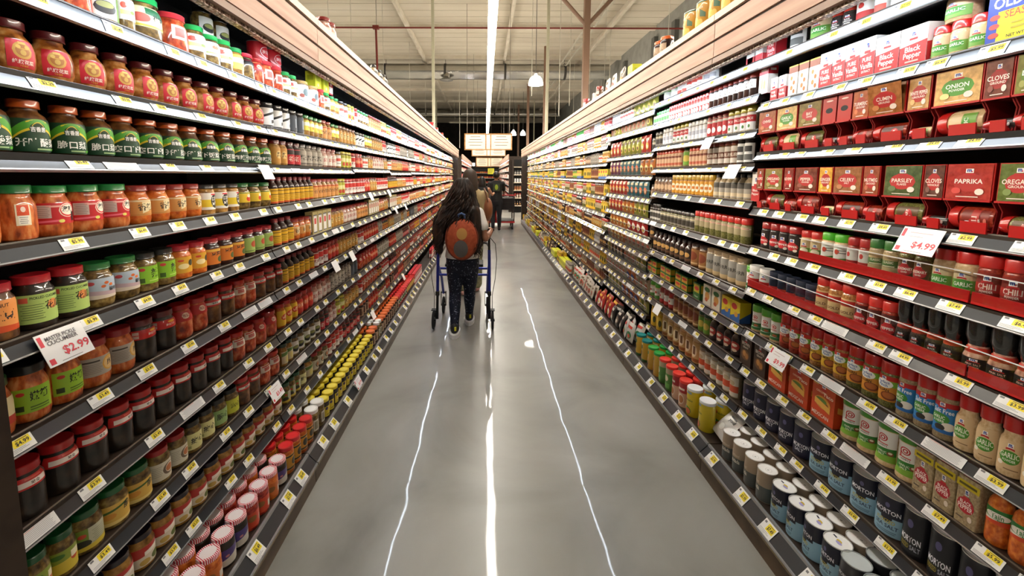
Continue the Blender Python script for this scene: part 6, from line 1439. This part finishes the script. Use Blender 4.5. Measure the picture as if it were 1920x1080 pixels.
for sx, hx in ((1, .262), (-1, -.262)):
    sh = (sx * .156, .01, 1.185); el = (sx * .228, -.07, .945); wr = (hx + sx * .02, .14, .985)
    limb(m, [sh, tuple(Vector(sh).lerp(Vector(el), .5)), el, tuple(Vector(el).lerp(Vector(wr), .35)), wr], [.046, .039, .034, .035, .024], S)
    limb(m, [wr, (hx + sx * .028, .165, .990)], [.022, .02], S, 10)
    fist(m, (hx, .19, .985), S, .92, sx)
wrap(girl, 'body', fuse(m, .0065, 3), SKIN, girl)
JEAN = nmat('navy_leggings_white_flecks', [(.0, '#10131f'), (.625, '#161b2c'), (.67, '#8a92a8'), (.8, '#d8dce4')], scale=62, detail=3, rough=.6, rnd=False)
m = MB()
loft(m, [(0, .0, .585, .10, .085), (0, .0, .66, .165, .122), (0, .0, .76, .166, .120), (0, .0, .84, .150, .108)], S)
for Lg in (legL, legR):
    a, b, c = map(Vector, Lg)
    limb(m, [a, a.lerp(b, .4), b, b.lerp(c, .35), b.lerp(c, .8), b.lerp(c, .97)], [.094, .084, .062, .061, .045, .042], S)
wrap(girl, 'leggings', fuse(m, .008, 4), JEAN, girl)
m = MB()
loft(m, [(0, .0, .745, .176, .130), (0, .0, .80, .170, .124), (0, .0, .90, .150, .108), (0, .0, 1.02, .156, .108), (0, .01, 1.14, .166, .104), (0, .01, 1.22, .125, .085), (0, .01, 1.25, .07, .07)], S)
for sx in (-1, 1):
    sh = Vector((sx * .156, .01, 1.185)); el = Vector((sx * .228, -.07, .945))
    limb(m, [sh, sh.lerp(el, .25), sh.lerp(el, .52)], [.060, .060, .064], S)
wrap(girl, 'white_shirt', fuse(m, .009, 4), mat('#d9d6d2', .8), girl)
for Lg, nm in ((legL, 'shoe'), (legR, 'shoe')):
    c = Vector(Lg[2]); m = MB()
    z0 = .0 if Lg is legR else .0
    m.ball((c.x, c.y + .05, .055), (.044, .12, .045), S, 16, 10); m.ball((c.x, c.y - .02, .08), (.042, .055, .05), S, 14, 8)
    sh_ = wrap(girl, nm, fuse(m, .007, 3), mat('#15151a', .55), girl)
    q = MB(); q.prism([(c.x + .055 * math.cos(a), c.y + .035 + .142 * math.sin(a)) for a in [2 * pi * i / 20 for i in range(20)]], 0.0, .040, mat('#efeeec', .5), 'z'); obj('white_sole', q, sh_)
    q = MB(); q.box(c.x + .004, c.y - .080, .075, c.x + .022, c.y - .060, .108, mat('#d8cf2a', .5)); obj('yellow_heel_tab', q, sh_)
# hair: a full mass of long curls
HAIR = nmat('dark_brown_hair', [(.3, '#130d0b'), (.52, '#241914'), (.78, '#4a3224')], scale=34, detail=4, rough=.48, rnd=False, stretch=(1, 1, .25))
m = MB()
loft(m, [(-.035, .0, 1.02, .15, .06), (-.035, -.01, 1.10, .178, .095), (-.025, -.005, 1.2, .172, .105), (0, .0, 1.30, .145, .105), (.005, .02, 1.40, .108, .11), (.008, .03, 1.48, .085, .09), (.01, .03, 1.525, .04, .045)], S)
for sx in (-1, 1):
    limb(m, [(sx * .12 - .02, -.05, 1.2), (sx * .165 - .042, -.085, 1.05), (sx * .18 - .042, -.105, .92), (sx * .172 - .042, -.11, .82)], [.080, .070, .055, .028], S)
hair = fuse(m, .011, 4, 'hair')
hm = MB(); hm.v = [tuple(v.co) for v in hair.vertices]; hm.f = [tuple(p.vertices) for p in hair.polygons]; hm.mats = [HAIR]; hm.mi = [0] * len(hm.f)
rr = random.Random(11)
for i in range(330):
    a = rr.uniform(-pi, pi)
    back = max(0, -math.sin(a))
    side_ = abs(math.cos(a))
    zend = (.76 + rr.uniform(0, .18)) if side_ > .66 else (1.02 + rr.uniform(0, .14))
    if math.sin(a) > .3: zend = 1.12 + rr.uniform(0, .1)
    ph = rr.uniform(0, 6.28); amp = rr.uniform(.008, .018); fq = rr.uniform(38, 62); w = rr.uniform(.92, 1.10); n = 30
    P = []; RR = []
    for k in range(n + 1):
        t = k / n; z = 1.525 + (zend - 1.525) * t
        if z > 1.40: rx, ry, cy = .115 * math.sqrt(max(.02, (1.545 - z) / .145)), .118 * math.sqrt(max(.02, (1.545 - z) / .145)), .025
        elif z > 1.1: q = (1.40 - z) / .3; rx, ry, cy = .115 + .11 * q, .118 + .02 * q, .025 - .06 * q
        else: q = min(1, (1.1 - z) / .25); rx, ry, cy = .225 + .015 * q - .02 * q * q, .138 + .01 * q, -.035 - .03 * q
        tt = min(1, t * 2)
        shx = -.042 * min(1, max(0, (1.42 - z) / .3)); rx *= .96
        P.append((shx + rx * w * math.cos(a) + amp * tt * math.cos(z * fq + ph), cy + ry * w * math.sin(a) + amp * tt * math.sin(z * fq + ph), z))
        RR.append(.0095 * (1 - .75 * t ** 3))
    hm.tube(P, RR, HAIR, 5)
obj('long_curly_hair', hm, girl, smooth=180)
# backpack: plain terracotta oval with tan and grey rounded patches
bpk = thing('backpack', 'terracotta oval backpack with plain tan and grey patches worn by the girl', 'backpack', (X0 + .0, Y0 - .155, .95))
TER = nmat('terracotta_canvas', [(.4, '#a0482e'), (.6, '#b25638')], scale=30, rough=.7, rnd=False)
m = MB(); m.ball((0, 0, 0), (.150, .065, .195), TER, 28, 16); bm_ = obj('bag_body', m, bpk, smooth=180)
m = MB(); v = []
m.tube([(.153 * math.cos(q), .0, .198 * math.sin(q)) for q in [2 * pi * i / 36 for i in range(37)]], .007, mat('#7e3522', .6), 8); obj('piping', m, bpk)
def patch(cx, cz, rx, rz, col, nm):
    m = MB(); v = [(cx, 0, cz)]; N = 24
    pts = [(0, 0)] + [(k / 3 * math.cos(2 * pi * i / N), k / 3 * math.sin(2 * pi * i / N)) for k in (1, 2, 3) for i in range(N)]
    vs_ = []
    for a, b in pts:
        x, z = cx + a * rx, cz + b * rz
        d = max(.0, 1 - (x / .15) ** 2 - (z / .205) ** 2)
        vs_.append((x, -.065 * math.sqrt(d) - .004, z))
    f = [(0, 1 + i, 1 + (i + 1) % N) for i in range(N)]
    for k in range(2):
        for i in range(N): f.append((1 + k * N + i, 1 + (k + 1) * N + i, 1 + (k + 1) * N + (i + 1) % N, 1 + k * N + (i + 1) % N))
    m.add(vs_, f, mat(col, .8)); obj(nm, m, bpk)
patch(.005, .06, .05, .055, '#b98a48', 'tan_patch'); patch(-.005, -.085, .068, .085, '#5f5c5b', 'grey_patch')
m = MB(); m.tube([(-.03, .0, .20), (-.028, -.02, .235), (0, -.025, .25), (.028, -.02, .235), (.03, .0, .20)], .010, mat('#3f5a86', .7), 8); obj('blue_top_loop', m, bpk)
for sx in (-1, 1):
    m = MB(); m.tube([(sx * .09, .04, .16), (sx * .10, .10, .25), (sx * .10, .20, .26), (sx * .105, .285, .19), (sx * .12, .26, -.02), (sx * .12, .06, -.14)], .013, mat('#8a3f2a', .7), 8); obj('shoulder_strap', m, bpk)

# ---------------------------------------------------------------- blue rollator
rol = thing('rollator', 'blue wheeled walking frame with black handles around the girl', 'walker', (-.222, 4.18, 0))
BLU = mat('#1f2f9c', .3, .3, .6); BK = mat('#101012', .5); RUB = mat('#17171a', .7)
for sx in (-1, 1):
    x = sx * .265
    m = MB(); m.tube([(x, -.10, .32), (x, -.07, .56), (x * .99, -.03, .79)], .0155, BLU, 10); obj('blue_upright', m, rol)
    m = MB(); m.tube([(x, -.155, .10), (x, -.10, .36)], .0135, BK, 10); m.box(x - .02, -.125, .335, x + .02, -.085, .375, BK); obj('rear_leg', m, rol)
    m = MB(); m.tube([(x * .99, -.03, .78), (x * .985, -.005, .96), (x * .985, -.02, .985)], .013, BK, 10); obj('handle_post', m, rol)
    m = MB(); m.tube([(x * .985, -.09, .985), (x * .985, .06, .985)], .015, BK, 12); obj('hand_grip', m, rol)
    m = MB(); m.tube([(x * .985, .05, .965), (x * .985, .0, .945), (x * .985, -.08, .925)], .006, mat('#2a2a2c', .4), 8); obj('brake_lever', m, rol)
    m = MB(); m.tube([(x * .98, -.05, .62), (x * .95, .16, .46), (x * .93, .30, .24)], .0145, BLU, 10); obj('front_leg', m, rol)
    m = MB(); m.box(x * .93 - .03, .285, .19, x * .93 - .024, .335, .25, BK); m.box(x * .93 + .024, .285, .19, x * .93 + .03, .335, .25, BK); m.box(x * .93 - .03, .285, .24, x * .93 + .03, .335, .25, BK)
    m.box(x * .93 - .03, .30, .09, x * .93 - .024, .325, .2, BK); m.box(x * .93 + .024, .30, .09, x * .93 + .03, .325, .2, BK); obj('front_fork', m, rol)
    for (wx, wy, nm) in ((x + sx * .033, -.17, 'rear_wheel'), (x * .93, .312, 'front_wheel')):
        R0 = .096; m = MB()
        P = [(wx, wy + (R0 - .013) * math.cos(q), R0 + (R0 - .013) * math.sin(q)) for q in [2 * pi * i / 28 for i in range(29)]]
        m.tube(P, .013, RUB, 8); wh = obj(nm, m, rol)
        q_ = MB(); q_.tube([(wx - .022, wy, R0), (wx + .022, wy, R0)], .014, BK, 10)
        for k in range(5):
            q = 2 * pi * k / 5; q_.tube([(wx, wy, R0), (wx, wy + (R0 - .018) * math.cos(q), R0 + (R0 - .018) * math.sin(q))], .006, mat('#2b2b2e', .5), 6)
        obj('hub', q_, wh)
    m = MB(); m.box(x + sx * .012, -.20, .198, x + sx * .055, -.13, .204, BK); m.box(x + sx * .012, -.165, .11, x + sx * .018, -.15, .2, BK); obj('brake_bracket', m, rol)
    pts = [(x * .985, -.05, .935), (x + sx * .06, -.06, .86), (x + sx * .075, -.06, .7), (x + sx * .06, -.08, .5), (x + sx * .03, -.11, .34), (x + sx * .03, -.15, .21)]
    m = MB(); m.tube(pts, .0035, BK, 6); obj('brake_cable', m, rol)
m = MB(); m.tube([(-.262, -.05, .535), (.262, -.05, .535)], .0125, BLU, 10); obj('lower_crossbar', m, rol)
m = MB(); m.tube([(-.262, .02, .585), (.262, .02, .585)], .0125, BLU, 10); obj('upper_crossbar', m, rol)
m = MB(); m.box(-.20, .03, .60, .20, .27, .625, BK); obj('seat', m, rol)
m = MB(); m.tube([(-.262, -.01, .82), (-.24, .15, .83), (-.12, .25, .835), (.12, .25, .835), (.24, .15, .83), (.262, -.01, .82)], .012, BK, 8); obj('back_strap', m, rol)

# ---------------------------------------------------------------- other shoppers
def adult(name_label, x, y, h, top, bottom, hairc, skin, bare=True, hand=None, hair_style='bob', long_skirt=False, back_print=None, face=1, topname='blouse', botname='trousers', hairname='hair'):
    k = h / 1.62; r = thing('person', name_label, 'person', (x, y, 0)); S = skin
    m = MB()
    def sc(P): return [(a * k, b * k, c * k) for a, b, c in P]
    loft(m, [(a * k, b * k, c * k, d * k, e * k) for a, b, c, d, e in [(0, 0, .74, .11, .09), (0, 0, .84, .165, .115), (0, 0, .96, .145, .105), (0, 0, 1.06, .135, .098), (0, 0, 1.20, .155, .105), (0, 0, 1.31, .165, .095), (0, 0, 1.37, .12, .075), (0, 0, 1.40, .055, .055)]], S)
    limb(m, sc([(0, 0, 1.36), (0, .015, 1.45)]), [.052 * k, .05 * k], S)
    m.ball(tuple(v * k for v in (0, .02, 1.52)), (.076 * k, .092 * k, .108 * k), S, 16, 12)
    m.ball(tuple(v * k for v in (0, .115, 1.505)), (.013, .018, .02), S, 8, 6)
    for sx in (-1, 1): m.ball((sx * .077 * k, .02 * k, 1.515 * k), (.011, .018, .028), S, 8, 6)
    legs = [[(-.085, 0, .80), (-.09, .05, .45), (-.088, -.08, .08)], [(.085, 0, .80), (.088, .03, .45), (.088, .10, .08)]]
    for Lg in legs:
        a, b, c = [Vector(q) * k for q in Lg]
        limb(m, [a, a.lerp(b, .4), b, b.lerp(c, .35), b.lerp(c, .85), c], [q * k for q in (.088, .078, .055, .055, .037, .036)], S)
        limb(m, [c, (c.x, c.y + .06, .045), (c.x, c.y + .16, .032)], [.036, .035, .026], S)
    arms = []
    for sx in (-1, 1):
        sh = Vector((sx * .175, 0, 1.30)) * k
        if hand and hand[0] == sx: wr = Vector(hand[1]); el = sh.lerp(wr, .5) + Vector((sx * .03, 0, -.09))
        else: el = Vector((sx * .215, -.02, 1.02)) * k; wr = Vector((sx * .215, .10, .80)) * k
        arms.append((sx, sh, el, wr))
        limb(m, [sh, sh.lerp(el, .5), el, el.lerp(wr, .3), wr], [.050 * k, .043 * k, .036 * k, .037 * k, .026 * k], S)
        d = (wr - el).normalized()
        pc = wr + d * .045
        m.ball(tuple(pc), (.028, .028, .040), S, 10, 8)
        for i in range(4):
            o2 = Vector((0, (i - 1.5) * .017, 0)) if abs(d.y) < .7 else Vector(((i - 1.5) * .017, 0, 0))
            limb(m, [tuple(pc + o2 + d * .02), tuple(pc + o2 + d * (.055 - .006 * abs(i - 1.3))), tuple(pc + o2 + d * .075 + Vector((0, 0, -.012)))], [.0085, .008, .007], S, 7)
        limb(m, [tuple(pc + Vector((-sx * .02, .02, 0))), tuple(pc + Vector((-sx * .03, .03, 0)) + d * .035)], [.010, .008], S, 7)
    wrap(r, 'body', fuse(m, .010, 3), skin, r)
    m = MB()
    loft(m, [(a * k, b * k, c * k, d * k, e * k) for a, b, c, d, e in [(0, 0, .86, .178, .130), (0, 0, .96, .162, .120), (0, 0, 1.06, .152, .112), (0, 0, 1.20, .170, .118), (0, 0, 1.31, .178, .106), (0, 0, 1.375, .125, .082), (0, 0, 1.395, .075, .07)]], S)
    if not bare:
        for sx, sh, el, wr in arms: limb(m, [sh, sh.lerp(el, .35), sh.lerp(el, .62)], [.066 * k, .062 * k, .064 * k], S)
    wrap(r, topname, fuse(m, .012, 3), top, r)
    m = MB()
    loft(m, [(a * k, b * k, c * k, d * k, e * k) for a, b, c, d, e in [(0, 0, .72, .12, .10), (0, 0, .82, .176, .126), (0, 0, .94, .162, .118)]], S)
    for Lg in legs:
        a, b, c = [Vector(q) * k for q in Lg]
        limb(m, [a, a.lerp(b, .5), b, b.lerp(c, .5), b.lerp(c, .9)], [q * k for q in ((.10, .092, .075, .075, .072) if long_skirt else (.10, .088, .064, .06, .05))], S)
    wrap(r, botname, fuse(m, .012, 3), bottom, r)
    for Lg in legs:
        c = Vector(Lg[2]) * k; q = MB(); q.ball((c.x, c.y + .06, .045), (.045, .125, .045), S, 14, 9)
        wrap(r, 'shoe', fuse(q, .009, 2), mat('#1c1a1c', .6) if not long_skirt else mat('#c08a80', .6), r)
    m = MB()
    m.ball((0, .0, 1.545 * k), (.093 * k, .105 * k, .098 * k), S, 16, 12)
    if hair_style == 'bob': loft(m, [(0, -.03 * k, 1.36 * k, .105 * k, .075 * k), (0, -.025 * k, 1.44 * k, .108 * k, .09 * k), (0, -.01 * k, 1.55 * k, .095 * k, .095 * k)], S)
    wrap(r, hairname, fuse(m, .010, 3), hairc, r)
    return r
TANP = nmat('olive_patterned_cloth', [(.35, '#6a6a50'), (.55, '#8d8b6e'), (.75, '#a8a484')], scale=22, detail=3, rough=.8, rnd=False)
ad = adult('adult in beige blouse and patterned olive trousers walking just ahead of the girl', -.20, 5.25, 1.62, mat('#a9966c', .8), TANP, mat('#3a2c22', .6), SKINL, False, None, 'bob', True, topname='beige_blouse', botname='patterned_trousers')
bag_ = thing('handbag', 'brown leather handbag hanging at right side of the adult in beige', 'handbag', (.035, 5.22, 1.12))
m = MB(); m.ball((0, 0, 0), (.06, .13, .15), mat('#8a5334', .45), 18, 12); obj('pouch', m, bag_, smooth=180)
m = MB(); m.tube([(0, -.10, .10), (-.03, -.08, .22), (-.05, 0, .27), (-.03, .08, .22), (0, .10, .10)], .009, mat('#6a3d26', .5), 8); obj('strap', m, bag_)
adult('woman in dark tank top with black bobbed hair, hand on the red cart', -.085, 10.4, 1.50, mat('#232227', .8), mat('#22222a', .8), mat('#0f0d0d', .5), SKINL, True, (1, (.30, .42, 1.07)), 'bob', topname='dark_tank_top')
man = adult('man in black shirt with green back print pushing the dark cart', .30, 11.3, 1.64, mat('#141416', .8), mat('#1a1a20', .8), mat('#15110f', .5), mat('#8a5f48', .5), False, (1, (.21, .33, 1.02)), 'short', topname='black_shirt')
m = MB(); m.box(-.095, -.139, 1.10, .095, -.132, 1.32, mat('#2f3a26', .8)); m.lathe([(.05, 0), (.03, 0)], mat('#7f9a2a', .8), 14, False, False)
m2 = MB(); m2.box(-.095, -.137, 1.12, .095, -.130, 1.33, mat('#313b2b', .8)); m2.ball((0, -.137, 1.225), (.045, .004, .075), mat('#8aa02c', .8), 14, 8)
shp = [c for c in man.children if c.name.startswith('black_shirt')][0]; obj('green_back_print', m2, shp)
# shopping cart: dark basket, red handle and bag, low platform
ct = thing('shopping_cart', 'dark platform cart with red handle and black basket in the distance', 'cart', (.42, 12.05, 0))
DK = mat('#1b1718', .5); RD = mat('#a8161c', .4)
m = MB(); m.box(-.36, -.45, .20, .42, .55, .24, DK); m.box(-.36, -.46, .195, .42, -.44, .245, RD); obj('platform', m, ct)
for a in (-.30, .36):
    for c in (-.38, .46):
        m = MB(); m.tube([(a - .018, c, .075), (a + .018, c, .075)], .075, RUB, 16); m.box(a - .025, c - .01, .075, a + .025, c + .01, .2, DK); obj('caster', m, ct)
for a in (-.02, .40):
    m = MB(); m.tube([(a, -.40, .24), (a, -.42, .6), (a, -.45, .96)], .016, DK, 8); m.tube([(a, .45, .24), (a, .48, .62)], .016, DK, 8); obj('upright', m, ct)
m = MB()
for i in range(9): m.box(-.02 + i * .053, -.46, .58, -.01 + i * .053, -.45, .93, DK); m.box(-.02 + i * .053, .52, .58, -.01 + i * .053, .53, .93, DK)
for z in (.58, .67, .76, .85, .93): m.box(-.03, -.46, z, .42, -.45, z + .012, DK); m.box(-.03, -.45, z, -.02, .53, z + .012, DK); m.box(.41, -.45, z, .42, .53, z + .012, DK)
m.box(-.03, -.45, .57, .42, .53, .58, DK); m.box(.0, -.43, .58, .40, .5, .90, mat('#241a1a', .7)); obj('basket', m, ct)
m = MB(); m.tube([(-.12, -.50, .99), (.44, -.50, .99)], .02, RD, 10); m.box(-.10, -.5, .95, .02, -.40, 1.05, RD); obj('red_handle', m, ct)
rb = thing('red_bag', 'bright red shopping bag standing on the cart platform', 'bag', (.21, 11.85, .245))
m = MB(); m.prism([(-.13, 0), (.13, 0), (.10, .62), (-.08, .62)], -.08, .08, mat('#c01a16', .6), 'y'); obj('sack', m, rb)
m = MB(); m.tube([(-.05, 0, .61), (-.03, 0, .72), (.04, 0, .72), (.06, 0, .61)], .010, mat('#8e1210', .6), 8); obj('handle', m, rb)
